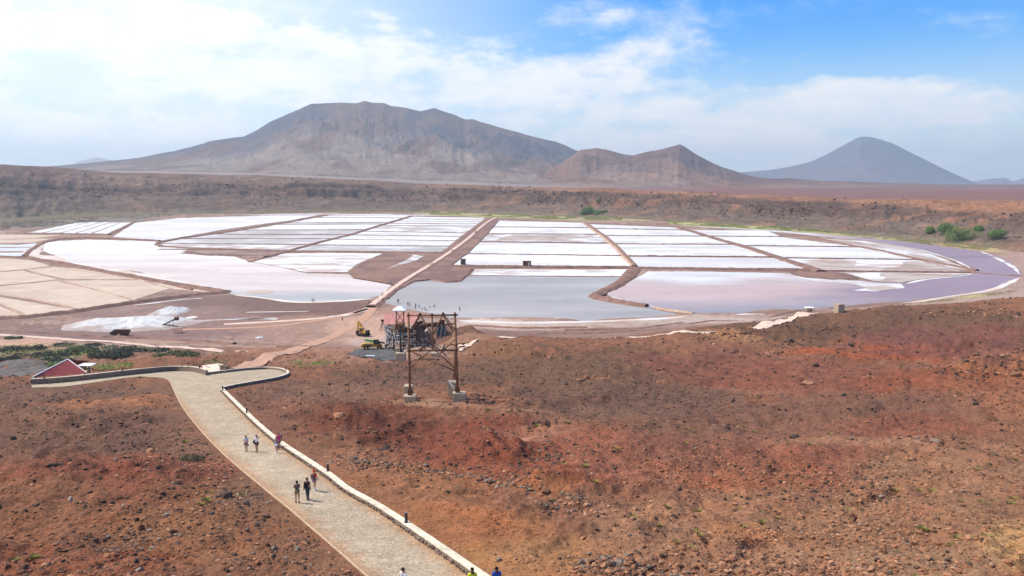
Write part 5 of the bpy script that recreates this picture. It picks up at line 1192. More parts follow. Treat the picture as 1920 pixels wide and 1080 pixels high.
slab('concrete_block', 835 - 20, 662, 1.6, 1.4, .9, M_CONC, 'lone concrete footing between the salt works and the spoil bank', 'footing')
# huts on the pans
def hut(px, py, w_, d_, h, label, mw, mr_, lean=False):
    a = P(px, py, 0); r = empty('hut', (a[0], a[1], .05)); tag(r, label, 'hut')
    m = MB(); m.box((0, 0, h / 2), (w_, d_, h)); wl = m.build('wall', mw, r)
    m = MB(); m.box((0, -.1, h + .12), (w_ + .5, d_ + .6, .22), rot=(R(-5), 0, 0)); m.build('roof', mr_, r)
    m = MB(); m.box((w_ * .22, -d_ / 2 - .03, h * .42), (w_ * .2, .08, h * .8)); m.build('door', M_GREYWOOD if lean else M_BLACK, r)
    m = MB(); m.box((-w_ * .25, -d_ / 2 - .03, h * .6), (w_ * .2, .06, h * .25)); m.build('window', M_BLACK, r)
hut(868.5, 496, 2.6, 2.6, 2.9, 'small dark square hut at the left edge of the white pan', M_DARKWOOD, M_DARKWOOD)
hut(988, 500, 4.3, 3.2, 2.9, 'wider brown hut with a pale door in the middle of the salt pans', simple('brown_boards', lin((112, 72, 56)), .85, .4, 2, .3), M_PINK, True)
def shelter():
    a = G(1517, 586); r = empty('pump_shelter', (a[0], a[1], gz(a[0], a[1]))); tag(r, 'small whitish flat roofed shelter at the end of the sandy road by the purple lake', 'shelter')
    m = MB(); m.box((0, 0, 1.75), (3.0, 2.4, .25)); m.build('roof', M_WHITE, r)
    for x in (-1.3, 1.3):
        for y in (-1, 1): m = MB(); m.box((x, y, .8), (.25, .25, 1.7)); m.build('pillar', M_CONC, r)
    m = MB(); m.box((.2, .6, .7), (1.6, .2, 1.5)); m.build('rear_wall', M_CONC, r)
shelter()
slab('concrete_hut', 1572.5, 587, 2.2, 2.0, 2.5, M_CONC, 'upright square concrete block hut at the edge of the purple lake', 'block hut', .35)
# red roofed house behind the wall
def house():
    a = Vector(P(115, 704, 8.0)); r = empty('house', a); tag(r, 'house with a dull red sheet roof and white trim behind the tall stone wall', 'house')
    p = lambda px, py, z: Vector(P(px, py, z)) - a
    Lp, Bp, A_, E_ = p(66, 720, 9.3), p(162, 699, 9.1), p(127, 674, 10.9), p(62, 707, 10.4)
    Cp = p(148, 702, 9.2)
    def face(name, pts, th, mm):
        m = MB(); bm = m.bm; t = [bm.verts.new(q) for q in pts]; u = [bm.verts.new(Vector(q) - Vector((0, 0, th))) for q in pts]
        bm.faces.new(t); bm.faces.new(u[::-1]); n = len(pts)
        for i in range(n): bm.faces.new((t[i], u[i], u[(i + 1) % n], t[(i + 1) % n]))
        return m.build(name, mm, r)
    # front slope in long sheets
    n = 11
    for i in range(n):
        k0, k1 = i / n, (i + 1) / n; up = Vector((0, 0, .05 if i % 2 else 0)); f = lambda k: Lp.lerp(Cp if k > 2 else Bp, k)
        face('roof_sheet', [f(k0) + up, f(k1) + up, E_.lerp(A_, k1) + up, E_.lerp(A_, k0) + up], .06, M_REDROOF)
    bk = Vector((-4, 5.5, 0)); L2 = E_ + Vector((-3, 4, -1.2)); B2 = A_ + Vector((1.5, 5, -1.4))
    face('rear_roof', [E_ - Vector((0, 0, .04)), A_ - Vector((0, 0, .04)), B2, L2], .08, M_REDROOF)
    for s, e in ((Lp, E_), (E_, A_), (A_, Bp)): m = MB(); m.bar(s + Vector((0, 0, .06)), e + Vector((0, 0, .06)), .14, .14); m.build('ridge_trim', M_WHITE, r)
    ins = lambda v, k=.5: Vector((v.x * .93, v.y * .93 + .3, 0))
    W4 = [ins(Lp), ins(Bp), ins(B2), ins(L2)]
    for i in range(4):
        s, e = W4[i], W4[(i + 1) % 4]; m = MB(); m.bar(Vector((s.x, s.y, .9)), Vector((e.x, e.y, .9)), 1.9, .2) if False else m.box(((s.x + e.x) / 2, (s.y + e.y) / 2, .0), ((e - s).length, .22, 1.7), rot=(0, 0, math.atan2(e.y - s.y, e.x - s.x))); m.build('wall', M_PLASTER, r)
    # porch with flat white roof
    q = p(163, 684, 9.6); m = MB(); m.box(q, (2.6, 2.2, .15)); m.build('porch_roof', M_WHITE, r)
    for px in (162, 170): m = MB(); t = p(px, 684.5, 9.5); m.cyl(t + Vector((0, -.6, 0)), Vector((t.x, t.y - .6, -.2)), .1); m.build('porch_post', M_DARKWOOD, r)
house()
poly_sheet('gravel_slope', [(-60, 708), (-60, 690), (0, 686), (50, 683), (92, 682), (104, 684), (96, 690), (70, 702), (62, 710), (30, 712), (-20, 712)], 0.12, const(lin((112, 104, 98)), .2), M_SOIL, cuts=26, jitter=0.4, drape=True)

# ------------------------------------------------------------------ vegetation
def leaf_cloud(lobes, n, size, cols, seed, flat=1.0):
    rs = np.random.RandomState(seed); V = []; C = []
    w = np.array([l[3] ** 2 for l in lobes]); w = w / w.sum()
    for (cx, cy, cz, r_, sz), k in zip(lobes, (w * n).astype(int)):
        d = rs.normal(size=(k, 3)); d /= np.linalg.norm(d, axis=1)[:, None]
        rad = r_ * (0.55 + 0.5 * rs.rand(k) ** 0.5) * (1 + 0.25 * np.sin(d[:, 0] * 7 + seed) * np.cos(d[:, 1] * 6))
        p = d * rad[:, None] * np.array([1, 1, sz]) + np.array([cx, cy, cz]); p[:, 2] = np.maximum(p[:, 2], 0.03)
        s = size * (0.6 + 0.8 * rs.rand(k))[:, None]
        a = rs.normal(size=(k, 3)); a /= np.linalg.norm(a, axis=1)[:, None]; b = np.cross(a, d + 0.4 * rs.normal(size=(k, 3))); b /= np.linalg.norm(b, axis=1)[:, None] + 1e-6
        V.append(np.stack([p + a * s, p - a * s * .5 + b * s * .8, p - a * s * .5 - b * s * .8], 1).reshape(-1, 3))
        cc = np.array(cols)[rs.randint(0, len(cols), k)] * (0.75 + 0.5 * rs.rand(k))[:, None]; C.append(np.repeat(cc, 3, 0))
    V = np.concatenate(V); C = np.concatenate(C); return V, np.arange(len(V)).reshape(-1, 3), C
GRN = [(0.11, .19, .035), (0.15, .24, .045), (.08, .14, .03), (.19, .27, .06)]
def tree(px, py, wpx, hpx, label, seed, grp=None):
    a = Vector(P(px, py, 0)); Z0 = 0
    # stand it on the rim surface: march against the rim profile
    Y = a.y; s = Y / F; r = empty('tree', a); tag(r, label, 'tree', grp)
    W_, H_ = wpx * s * 1.3, hpx * s * 1.15; rs = random.Random(seed); lobes = []
    for i in range(13): lobes.append((rs.uniform(-.26, .26) * W_, rs.uniform(-.24, .24) * W_, H_ * rs.uniform(.22, .62), W_ * rs.uniform(.17, .26), .85))
    lobes.append((0, 0, H_ * .62, W_ * .26, .8))
    V, Fc, C = leaf_cloud(lobes, 5200, .85 * s, GRN, seed); k = V[:, 2].max(); V[:, 2] *= H_ / k
    link('crown', npmesh('crown', V, Fc, C, False), M_LEAF, r)
    m = MB(); m.cyl((0, 0, -1), (0.1, 0, H_ * .45), .05 * W_ * .6, .03 * W_ * .6, n=8)
    for i in range(5): an = i * 1.3; m.cyl((0.05, 0, H_ * .3), (math.cos(an) * W_ * .25, math.sin(an) * W_ * .25, H_ * .6), .02 * W_, .01 * W_, n=6)
    m.build('trunk', M_BARK, r); return r
TREES = [(1103, 405, 27, 17, 'largest of the three round green acacias at the foot of the crater wall'), (1122, 406, 13, 11, 'small middle acacia of the three in the centre'), (1135, 406, 14, 12, 'right acacia of the three in the centre'), (703, 394, 10, 13, 'single small dark tree at the far left of the crater wall foot')]
for i, t in enumerate(TREES): tree(*t, seed=31 + i)
def tree_on_slope(px, py, wpx, hpx, label, seed):
    db_ = float(np.interp(px, U2, db)); dc_ = float(np.interp(px, U2, dc))
    # find the slope point behind this pixel by casting onto the built rim mesh
    o = camo.location; d = Vector(ray(px, py)).normalized(); hit, loc, nrm, idx = bpy.data.objects['crater_rim'].ray_cast(o, d)
    loc = loc if hit else Vector(P(px, py, 0)); r = tree(px, py, wpx, hpx, label, seed); k = loc.y / r.location.y; r.location = loc; r.scale = (k, k, k)
bpy.context.view_layer.update()
for i, t in enumerate([(1744, 438, 16, 12, 'small round shrub tree at the left end of the right hand grove'), (1770, 438, 24, 20, 'dark round tree behind and left of the widest tree in the right hand grove'), (1797, 451, 62, 28, 'widest spreading green tree in the right hand grove'), (1835, 433, 13, 10, 'small pale bush above the widest tree on the right slope'), (1870, 446, 28, 16, 'olive green bush standing alone to the right of the grove'), (1122, 378, 8, 5, 'tiny bush high on the crater wall above the three acacias')]):
    tree_on_slope(*t, seed=51 + i)
def cover(name, polys, n, size, cols, seed, hfn=None, far=False, flat=.6, kind='stuff', spread=.75, thr=.35):
    rs = np.random.RandomState(seed); V = []; C = []
    for poly, wgt, sz, cl in polys:
        xs = [p[0] for p in poly]; ys = [p[1] for p in poly]; k = int(n * wgt); u = rs.uniform(min(xs), max(xs), k * 3); v = rs.uniform(min(ys), max(ys), k * 3)
        ok = pip(u, v, poly); u, v = u[ok][:k], v[ok][:k]
        dn = smooth(thr, thr + .18, vnoise(u / 16, v / 3.0, seed) * .7 + vnoise(u / 5, v / 1.2, seed + 1) * .3); kp = rs.rand(len(u)) < dn + .03; u, v = u[kp], v[kp]
        W = GV(u, v) if not far else np.array([P(a, b, 0) for a, b in zip(u, v)])
        m = 9; p = np.repeat(W, m, 0); s = np.repeat(sz * (.5 + rs.rand(len(W))), m); off = rs.normal(size=(len(p), 3)) * s[:, None] * np.array([spread, spread * .8, 0]); zz = s * flat * rs.rand(len(p))
        p = p + off; p[:, 2] += zz + .05; a = rs.normal(size=(len(p), 3)); a /= np.linalg.norm(a, axis=1)[:, None]; b = rs.normal(size=(len(p), 3)); a[:, 2] *= .4; b[:, 2] *= .4; b /= np.linalg.norm(b, axis=1)[:, None]; q = (s * .32)[:, None]
        V.append(np.stack([p + a * q, p + b * q, p - (a + b) * q * .6], 1).reshape(-1, 3)); cc = np.array(cl)[rs.randint(0, len(cl), len(W))]; cc = np.repeat(cc, m, 0) * (.75 + .5 * rs.rand(len(p)))[:, None]; C.append(np.repeat(cc, 3, 0))
    V = np.concatenate(V); C = np.concatenate(C)
    tag(link(name, npmesh(name, V, np.arange(len(V)).reshape(-1, 3), C, False), M_LEAF), kind='stuff')
YG = [(.26, .27, .06), (.20, .24, .05), (.30, .27, .10)]; BG = [(.20, .27, .05), (.15, .21, .04)]; DG = [(.13, .125, .085), (.16, .15, .11), (.11, .12, .07)]; RD = [(.22, .16, .10), (.26, .19, .13)]
for pl_, cc_ in (([(770, 400.5), (830, 397.5), (930, 402), (1080, 406.5), (1170, 409), (1240, 414), (1165, 413.5), (1060, 412.5), (930, 408), (800, 403)], (168, 164, 92)), ([(1250, 416), (1330, 418), (1420, 423), (1500, 429), (1560, 436.5), (1640, 444), (1740, 453), (1700, 453), (1600, 444), (1480, 433.5), (1400, 428.5), (1260, 422)], (164, 162, 90)), ([(1740, 453), (1800, 458), (1870, 466), (1900, 478), (1870, 474), (1780, 464), (1700, 454)], (172, 148, 100)), ([(1640, 577), (1740, 565), (1840, 551), (1910, 542), (1900, 549), (1790, 564), (1700, 575)], (176, 160, 100))):
    poly_sheet('grass_verge', pl_, .08, (lambda cc_: lambda u, v, x, y: blend(lin(cc_), lin((150, 124, 104)), smooth(.42, .62, vnoise(x / 14, y / 9, 301))))(cc_), M_COL, cuts=14, jitter=.5)
cover('grass_cover', [([(780, 398), (830, 396), (930, 401), (1080, 406), (1170, 408), (1165, 413), (1060, 412), (930, 407), (800, 402)], .35, 1.6, YG), ([(1250, 415), (1330, 417), (1420, 422), (1500, 428), (1560, 436), (1480, 433), (1400, 428), (1260, 421)], .22, 1.4, YG + BG), ([(1500, 428), (1600, 436), (1700, 447), (1800, 457), (1860, 462), (1850, 470), (1780, 464), (1690, 452), (1560, 439)], .33, 1.1, YG + RD),
       ([(680, 395), (760, 394), (790, 398), (700, 399)], .06, 1.2, YG), ([(1425, 423), (1480, 423), (1510, 429), (1450, 428)], .08, 1.2, BG), ([(1650, 578), (1740, 566), (1840, 552), (1900, 545), (1890, 551), (1780, 565), (1690, 577)], .12, .55, YG + RD), ([(380, 398), (680, 394), (690, 399), (400, 403)], .08, 1.2, RD + YG), ([(0, 405), (300, 396), (330, 404), (0, 432)], .3, 1.4, RD + DG)], 12000, 1, None, 5, far=True, flat=.35)
cover('shrub_cover', [([(-40, 652), (60, 646), (200, 650), (330, 655), (362, 662), (340, 668), (200, 667), (100, 672), (-40, 668)], .36, .7, DG + YG + YG), ([(-40, 674), (60, 668), (130, 671), (110, 684), (60, 684), (-40, 686)], .25, .8, DG + BG), ([(-40, 684), (50, 680), (110, 678), (100, 686), (-40, 688)], .12, .55, BG), ([(170, 688), (210, 681), (262, 677), (252, 688), (200, 694)], .12, .5, BG + YG), ([(280, 686), (300, 681), (330, 682), (318, 687)], .04, .4, BG),
       ([(400, 664), (430, 660), (425, 667), (404, 668)], .02, .5, BG), ([(530, 672), (560, 670), (575, 676), (640, 681), (600, 690), (550, 689), (545, 678)], .08, .4, YG + BG), ([(360, 676), (400, 674), (432, 678), (420, 684), (380, 684)], .05, .4, YG + BG), ([(0, 631), (34, 632), (30, 638), (0, 637)], .03, .7, DG), ([(104, 646), (136, 644), (130, 650), (108, 650)], .03, .7, DG), ([(140, 652), (230, 649), (235, 656), (150, 658)], .07, .8, DG)], 6500, 1, None, 9, flat=.5, spread=1.1, thr=.5)
LM = [(1170, 1055, 'the rubble heap at the bottom edge'), (1405, 1000, 'the patch of orange rubble'), (1025, 865, 'the pile of grey stones'), (840, 893, 'the line of stones below the red knoll'), (690, 860, 'the stony bank beside the kerb wall'), (1023, 800, 'the round reddish boulder'), (1110, 965, 'the end of the stone line'),
      (108, 888, 'the large low dark boulder'), (424, 930, 'the jagged boulder by the left edging'), (265, 985, 'the lower left rock cluster'), (480, 1040, 'the left edging at the bottom'), (350, 864, 'the dry olive shrub'), (60, 780, 'the top of the left slope'), (60, 1040, 'the lower left corner'), (812, 745, 'the tall timber tower'), (1100, 714, 'the pale stones near the crest'),
      (1370, 632, 'the orange outcrop on the crest'), (1840, 586, 'the stone row on the right crest'), (1514, 724, 'the pale topped flat boulder'), (1752, 846, 'the flat grey boulder'), (1722, 924, 'the wide split boulder'), (1491, 824, 'the black rock and pale slab'), (1880, 1030, 'the ochre patch at the right border'), (1659, 1040, 'the upright rock at lower right'), (1860, 690, 'the rough ground at the right border'), (960, 1040, 'the ochre dust patch'), (1508, 1060, 'the brown rocks at the bottom right'), (1251, 955, 'the widest yellow green tuft'), (1340, 890, 'the tan rubble field'), (1170, 735, 'the dark gravel band')]
def place(u, v):
    k = min(LM, key=lambda l: (l[0] - u) ** 2 + ((l[1] - v) * 1.6) ** 2); dx, dy = u - k[0], (v - k[1])
    if abs(dx) < 22 and abs(dy) < 12: return 'right at ' + k[2]
    far = 'well ' if math.hypot(dx, dy * 1.6) > 110 else ''
    if abs(dx) > abs(dy) * 1.6: return far + ('right of ' if dx > 0 else 'left of ') + k[2]
    return far + ('in front of ' if dy > 0 else 'behind ') + k[2]
SHR = [((.085, .085, .06), (.11, .105, .075), (.07, .075, .045)), ((.14, .15, .06), (.10, .115, .05), (.17, .17, .08))]
for k, (px, py, w_, tone, lb) in enumerate([(32, 657, 90, 0, 'dark low shrub patch at the left border of the view'), (95, 669, 130, 0, 'long dark shrub directly behind the red roof peak'), (140, 661, 90, 1, 'olive shrub behind the long dark one'), (205, 669, 120, 0, 'long dark shrub right of the red roof'), (262, 662, 130, 0, 'tallest dark shrub in the middle of the green band'), (338, 668, 80, 1, 'olive shrub at the right end of the green band'),
        (105, 680, 70, 0, 'small dark shrub just left of the roof peak'), (15, 682, 50, 0, 'dark shrub at the left border above the gravel slope'), (182, 649, 34, 0, 'small brown shrub at the back right of the pink sand'), (118, 648, 28, 0, 'small round shrub alone on the pink sand'), (240, 652, 34, 0, 'small dark shrub by the dirt track behind the tallest one'), (20, 636, 30, 1, 'small shrub beside the dirt track at far left')]):
    a = G(px, py); s_ = a[1] / F; rs = random.Random(k); lb_ = [(rs.uniform(-.5, .5) * w_ * s_ * (1 - abs(j - 5) / 14), rs.uniform(-1.8, 1.8) * min(1, w_ / 60), .15 + rs.uniform(0, .2), rs.uniform(.9, 1.6) * min(1.2, .4 + w_ / 110), .42) for j in range(max(5, int(w_ / 7)))]
    V, Fc, C = leaf_cloud(lb_, int(60 * w_), .16, SHR[tone], 300 + k); o = link('shrub', npmesh('shrub', V, Fc, C, False), M_LEAF); o.location = (a[0], a[1], gz(a[0], a[1])); tag(o, lb, 'shrub', 'low shrubs between the dirt track and the red roofed house')
TUFTS = [(1115,927),(1036,944),(1251,955),(1309,943),(1387,940),(1428,946),(1456,950),(1430,973),(1190,972),(1184,990),(1234,990),(1303,989),(1312,1001),(1394,981),(1270,1027),(1296,1035),(1054,879),(1096,884),(1154,857),(1214,865),(1285,845),(1440,829),(1520,849),(1555,832),(1692,892),(1675,908),(1725,912),(1831,882),(1902,858),(1749,917),(1588,938),(1803,935),(1840,939),(1867,939),(1900,937),(1896,944),(1852,948),(1732,989),(1795,1005),(1822,1010),(1851,1005),(1787,1024),(1718,1074),(347,824),(392,925),(383,937),(390,949),(376,959),(57,1020),(24,1023),(455,926),(915,771),(911,803),(1062,802),(1007,799),(1223,812),(923,843),(965,847),(824,834),(712,873),(1414,802),(1396,785),(1288,812)]
tm = []
for k in range(5):
    rs = np.random.RandomState(k); n = 110; an = rs.rand(n) * 6.28; rd = rs.rand(n) ** .6 * .36; p = np.c_[np.cos(an) * rd * 1.4, np.sin(an) * rd, np.zeros(n)]
    tip = p + np.c_[np.cos(an) * .12, np.sin(an) * .12, .10 + .14 * rs.rand(n)]; sd = np.c_[-np.sin(an), np.cos(an), np.zeros(n)] * .035
    V = np.stack([p - sd, p + sd, tip], 1).reshape(-1, 3); cl = [(.24, .205, .04), (.28, .23, .07), (.19, .17, .05)]
    C = np.repeat(np.array(cl)[rs.randint(0, 3, n)], 3, 0); me = npmesh('grass_tuft', V, np.arange(3 * n).reshape(-1, 3), C, False); me.materials.append(M_LEAF); tm.append(me)
for i, (px, py) in enumerate(TUFTS):
    a = G(px, py); o = bpy.data.objects.new('grass_tuft', tm[i % 5]); COL.objects.link(o); o.location = (a[0], a[1], gz(a[0], a[1])); o.rotation_euler.z = i; s = random.uniform(.55, 1.0) * (1 + (a[1] - 45) / 160); o.scale = (s, s, s)
    tag(o, '%s yellow green grass tuft %s' % ('tiny' if s < .8 else 'low' if s < 1.05 else 'spreading', place(px, py)), 'grass tuft', 'yellow green tufts dotted over the red slope')
a = G(358, 864); V, Fc, C = leaf_cloud([(0, 0, .2, .9, .4), (.7, .1, .15, .7, .4), (-.7, 0, .15, .6, .4)], 1400, .06, [(.14, .12, .06), (.18, .15, .08), (.11, .10, .05)], 3)
o = link('dry_shrub', npmesh('dry_shrub', V, Fc, C, False), M_LEAF); o.location = (a[0], a[1], gz(a[0], a[1])); tag(o, 'low olive brown dry shrub on the left slope near the path', 'shrub')

# ------------------------------------------------------------------ stones
def rock_shape(V, rs, cuts=9, lo=.55):
    V = V.copy()
    for _ in range(cuts):
        d = rs.normal(size=3); d /= np.linalg.norm(d); h = rs.uniform(lo, .9); t = V @ d; V = V - np.outer(np.maximum(t - h, 0), d)
    return V
RC = {'d': [(72, 58, 50), (86, 68, 57), (60, 50, 44)], 'b': [(112, 78, 60), (126, 88, 66), (98, 70, 55)], 'o': [(150, 100, 72), (158, 112, 82), (138, 92, 66)], 't': [(160, 112, 82), (146, 102, 76), (170, 126, 98)], 'g': [(122, 107, 94), (138, 122, 108), (98, 86, 76)], 'w': [(196, 182, 162), (178, 164, 146)]}
RC = {k: [lin(c) for c in v] for k, v in RC.items()}
rockm = {}
def rock_mesh(cls, k):
    if (cls, k) not in rockm:
        rs = np.random.RandomState(hash_(cls) * 13 + k); V = rock_shape(ICO1, rs, 9, .5); c = np.array(RC[cls][k % len(RC[cls])])
        me = npmesh('rock', V, ICO1F, np.tile(c, (len(V), 1)), False); me.materials.append(M_ROCK); rockm[(cls, k)] = me
    return rockm[(cls, k)]
def hash_(s): return ord(s[0])
def boulder(px, py, w, h, cls, label, seed=0, flat=None):
    a = G(px, py); s = a[1] / F; rs = np.random.RandomState(seed + int(px)); V = rock_shape(ICO2, rs, 14, .55); V *= 1 + .08 * fbm(V[:, 0] * 2 + seed, V[:, 1] * 2 + V[:, 2], 3, seed)[:, None]
    c = np.array(RC[cls][seed % len(RC[cls])])
    o = link('boulder', npmesh('boulder', V, ICO2F, np.tile(c, (len(V), 1)), False), M_ROCK); hh = h * s / 1.4
    o.location = (a[0], a[1], gz(a[0], a[1]) + hh * .35); o.scale = (w * s / 1.7, w * s / 2.1, hh); o.rotation_euler.z = rs.uniform(-.5, .5); tag(o, label, 'boulder')
for i, b in enumerate([(108, 893, 38, 17, 'd', 'large low dark boulder on the left slope'), (424, 932, 30, 14, 'd', 'dark jagged boulder left of the path edging'), (462, 948, 12, 13, 'g', 'pale grey upright boulder beside the left edge of the path'), (497, 967, 20, 11, 'b', 'brown rounded boulder close to the left edging of the path'),
        (67, 951, 14, 9, 'd', 'small dark boulder at the left, below the large low one'), (48, 797, 12, 9, 'd', 'dark rock high on the left slope'), (25, 829, 13, 8, 'd', 'dark boulder near the left border of the view'), (283, 848, 20, 10, 't', 'pale flat boulder in the middle of the left slope'), (265, 989, 12, 14, 'b', 'upright brown rock in a small cluster at lower left'),
        (257, 977, 9, 8, 'd', 'small black rock beside the upright brown one'), (262, 1071, 16, 12, 'g', 'grey white boulder at the bottom of the left slope'), (132, 940, 9, 12, 'w', 'small whitish topped rock on the left slope'), (325, 1000, 14, 14, 'b', 'brown pointed rock right of the lower left cluster'), (148, 1012, 14, 7, 'd', 'low dark rock at lower left'),
        (1023, 800, 21, 15, 'b', 'round reddish boulder alone in the middle of the slope'), (1023, 938, 17, 13, 'b', 'brown boulder at the end of the line of stones'), (1239, 696, 15, 8, 'b', 'brown boulder on the dark gravel near the crest'), (1514, 724, 24, 9, 't', 'pale topped flat boulder on the right part of the slope'), (1491, 824, 20, 10, 'd', 'black rock beside a pale flat stone right of centre'),
        (1752, 846, 17, 8, 'g', 'flat grey boulder on the right side of the slope'), (1766, 851, 9, 11, 'b', 'reddish upright rock touching the flat grey boulder'), (1364, 808, 11, 9, 'd', 'dark red rock left of the pale dusty hollow'), (1375, 750, 9, 8, 'd', 'dark rock on brown gravel right of centre'), (1582, 752, 12, 7, 'd', 'dark flat rock in the middle of the right slope'), (1722, 924, 26, 10, 'b', 'wide brown boulder with a split on the right slope'),
        (1659, 1042, 10, 13, 'b', 'upright dark brown rock at lower right'), (1508, 1059, 14, 9, 'b', 'brown rock near the bottom right of centre'), (1544, 1050, 14, 11, 'o', 'orange rounded rock near the bottom edge'), (1752, 929, 9, 7, 't', 'small pale rock beside the wide brown boulder'), (1829, 773, 12, 7, 'd', 'black rock far right on tan ground'), (1100, 714, 14, 9, 't', 'light tan angular rock among pale stones near the crest'),
        (1085, 717, 10, 7, 't', 'small tan rock left of the pale stones near the crest'), (1058, 720, 10, 7, 'g', 'small grey rock on the dark gravel'), (1482, 640, 11, 9, 'd', 'dark round boulder on the ridge right of the orange outcrop'), (1530, 690, 12, 7, 'd', 'dark flat rock in a row below the ridge'), (1595, 645, 12, 8, 'b', 'brown boulder on the ridge near the red earth'), (617, 718, 7, 6, 'd', 'dark rock on the slope left of the tall tower'), (650, 724, 8, 7, 'd', 'dark rock nearest to the left foot of the tall tower'),
        (723, 842, 20, 12, 'd', 'dark grey boulder at the foot of the red knoll'), (635, 793, 22, 9, 't', 'pale salmon slab on the red ground left of the knoll'), (1905, 700, 20, 12, 'b', 'brown boulder at the right border'), (1110, 1062, 14, 10, 'b', 'brown rock on the rubble heap at the bottom'), (1175, 1050, 13, 11, 'g', 'white grey rock on top of the rubble heap at the bottom'), (1142, 1053, 12, 10, 'd', 'dark red rock at the top left of the rubble heap')]): boulder(*b, seed=i)

def scatter():
    rs = np.random.RandomState(99); pts = []
    n = 80000
    u = rs.uniform(-100, 2020, n); d = 40 * (250 / 40) ** rs.rand(n)
    x = (u - 960) / F * d; y = d; z = ground_z(x, y); v = proj(x, y, z)[1]
    zs = smooth_z(x, y); ok = (zs > 3.0)
    dens = .12 + smooth(.36, .66, vnoise(x / 11, y / 11, 201) * .55 + vnoise(x / 3.5, y / 3.5, 202) * .45)
    # bare trodden strip next to the kerb wall and by the ochre patch
    bare = 1 - .85 * np.clip(1 - ((u - 860) / 260) ** 2 - ((v - 1000) / 110) ** 2, 0, 1) ** .3
    bare *= 1 - .7 * (np.clip(1 - ((u - 620) / 110) ** 2 - ((v - 860) / 40) ** 2, 0, 1) > 0)
    dk = polydist(x, y, [tuple(p) for p in KERB_R]); bare *= smooth(.5, 3.5, dk)
    keep = ok & (rs.rand(n) < (dens * .95 + .05) * bare)
    x, y, d, u, v = x[keep], y[keep], d[keep], u[keep], v[keep]
    sz = .03 + .04 * rs.rand(len(x)) + .17 * rs.rand(len(x)) ** 8; sz *= (.55 + .45 * (d / 60) ** .8)
    cl = rs.choice(list('dbbotg'), len(x), p=[.28, .3, .16, .12, .09, .05]); lr = (v > 880) & (u > 1100); sw = rs.rand(len(x)); cl[lr & (sw < .45)] = 't'; cl[lr & (sw < .2)] = 'o'; up = (v < 780); cl[up & (sw < .4)] = 'd'
    X = [x]; Yy = [y]; S = [sz]; Cc = [cl]
    def cluster(px, py, rx, ry, n, classes, s0, s1):
        uu = px + rs.normal(size=n) * rx * .5; vv = py + rs.normal(size=n) * ry * .5; W = GV(uu, vv)
        X.append(W[:, 0]); Yy.append(W[:, 1]); S.append(s0 + (s1 - s0) * rs.rand(n) ** 2.2); Cc.append(rs.choice(list(classes), n))
    line = [(655, 858), (700, 862), (760, 868), (795, 873), (840, 893), (900, 908), (930, 918), (975, 925), (1015, 938)]
    for (a, b), (c, e) in zip(line, line[1:]):
        for k in range(3): cluster(a + (c - a) * (k + .5) / 3, b + (e - b) * (k + .5) / 3, 16, 6, 22, 'tgbdo', .06, .26)
    cluster(660, 855, 60, 16, 150, 'bdtg', .06, .3); cluster(690, 870, 60, 14, 110, 'bdt', .05, .2)
    cluster(1060, 955, 50, 18, 110, 'gdbt', .05, .24); cluster(1110, 965, 80, 20, 200, 'obt', .05, .22); cluster(1085, 945, 30, 10, 60, 'gbd', .05, .2)
    cluster(1170, 1062, 90, 18, 420, 'obgdtg', .05, .2); cluster(1200, 1075, 120, 14, 260, 'obtg', .05, .18)
    cluster(1025, 865, 50, 14, 160, 'gdd', .06, .26); cluster(1405, 1000, 90, 24, 420, 'oo', .04, .16); cluster(1040, 800, 80, 10, 90, 'tbo', .05, .2)
    cluster(1370, 632, 60, 10, 200, 'otb', .12, .6); cluster(1320, 640, 24, 6, 50, 'tdo', .12, .55); cluster(1840, 586, 110, 8, 180, 'bdt', .15, .6); cluster(1430, 665, 60, 8, 70, 'dbt', .12, .5); cluster(1500, 640, 60, 8, 70, 'db', .12, .5); cluster(1570, 655, 40, 6, 60, 'dt', .12, .45)
    cluster(1850, 700, 100, 16, 220, 'dob', .1, .5); cluster(1880, 670, 80, 18, 160, 'ob', .12, .6); cluster(1110, 712, 36, 6, 50, 'tto', .1, .4); cluster(1340, 872, 160, 30, 500, 'ob', .05, .2); cluster(1300, 880, 80, 20, 220, 'o', .05, .17)
    cluster(990, 1062, 14, 5, 24, 'tob', .08, .2); cluster(430, 930, 70, 20, 160, 'dbtg', .05, .22); cluster(1560, 900, 220, 40, 600, 'dbt', .05, .22); cluster(1700, 990, 260, 60, 1100, 'tob', .05, .2); cluster(1500, 1060, 300, 30, 900, 'otb', .05, .2)
    cluster(250, 1010, 60, 30, 130, 'dgb', .05, .18); cluster(200, 970, 240, 70, 700, 'ob', .04, .15); cluster(1180, 735, 300, 40, 900, 'ddb', .08, .22); cluster(300, 820, 260, 40, 800, 'ddb', .06, .2); cluster(420, 880, 160, 40, 500, 'dbt', .05, .2); cluster(800, 700, 200, 26, 500, 'ddb', .08, .26); cluster(1500, 620, 200, 20, 500, 'ddb', .1, .35); cluster(720, 820, 80, 26, 250, 'db', .06, .24)
    cluster(510, 890, 60, 50, 160, 'dbg', .04, .15); cluster(560, 1040, 60, 50, 120, 'dbg', .04, .12)
    x, y, s, c = np.concatenate(X), np.concatenate(Yy), np.concatenate(S), np.concatenate(Cc)
    ok = (smooth_z(x, y) > 2.4) & ~pip(x, y, PATH_POLY) & (polydist(x, y, [tuple(p) for p in KERB_R]) > .5) & (polydist(x, y, [tuple(p) for p in KERB_L]) > .45) & (np.hypot(x - GANTRY[0], y - GANTRY[1] - 1) > 2.5)
    x, y, s, c = x[ok], y[ok], s[ok], c[ok]; z = ground_z(x, y)
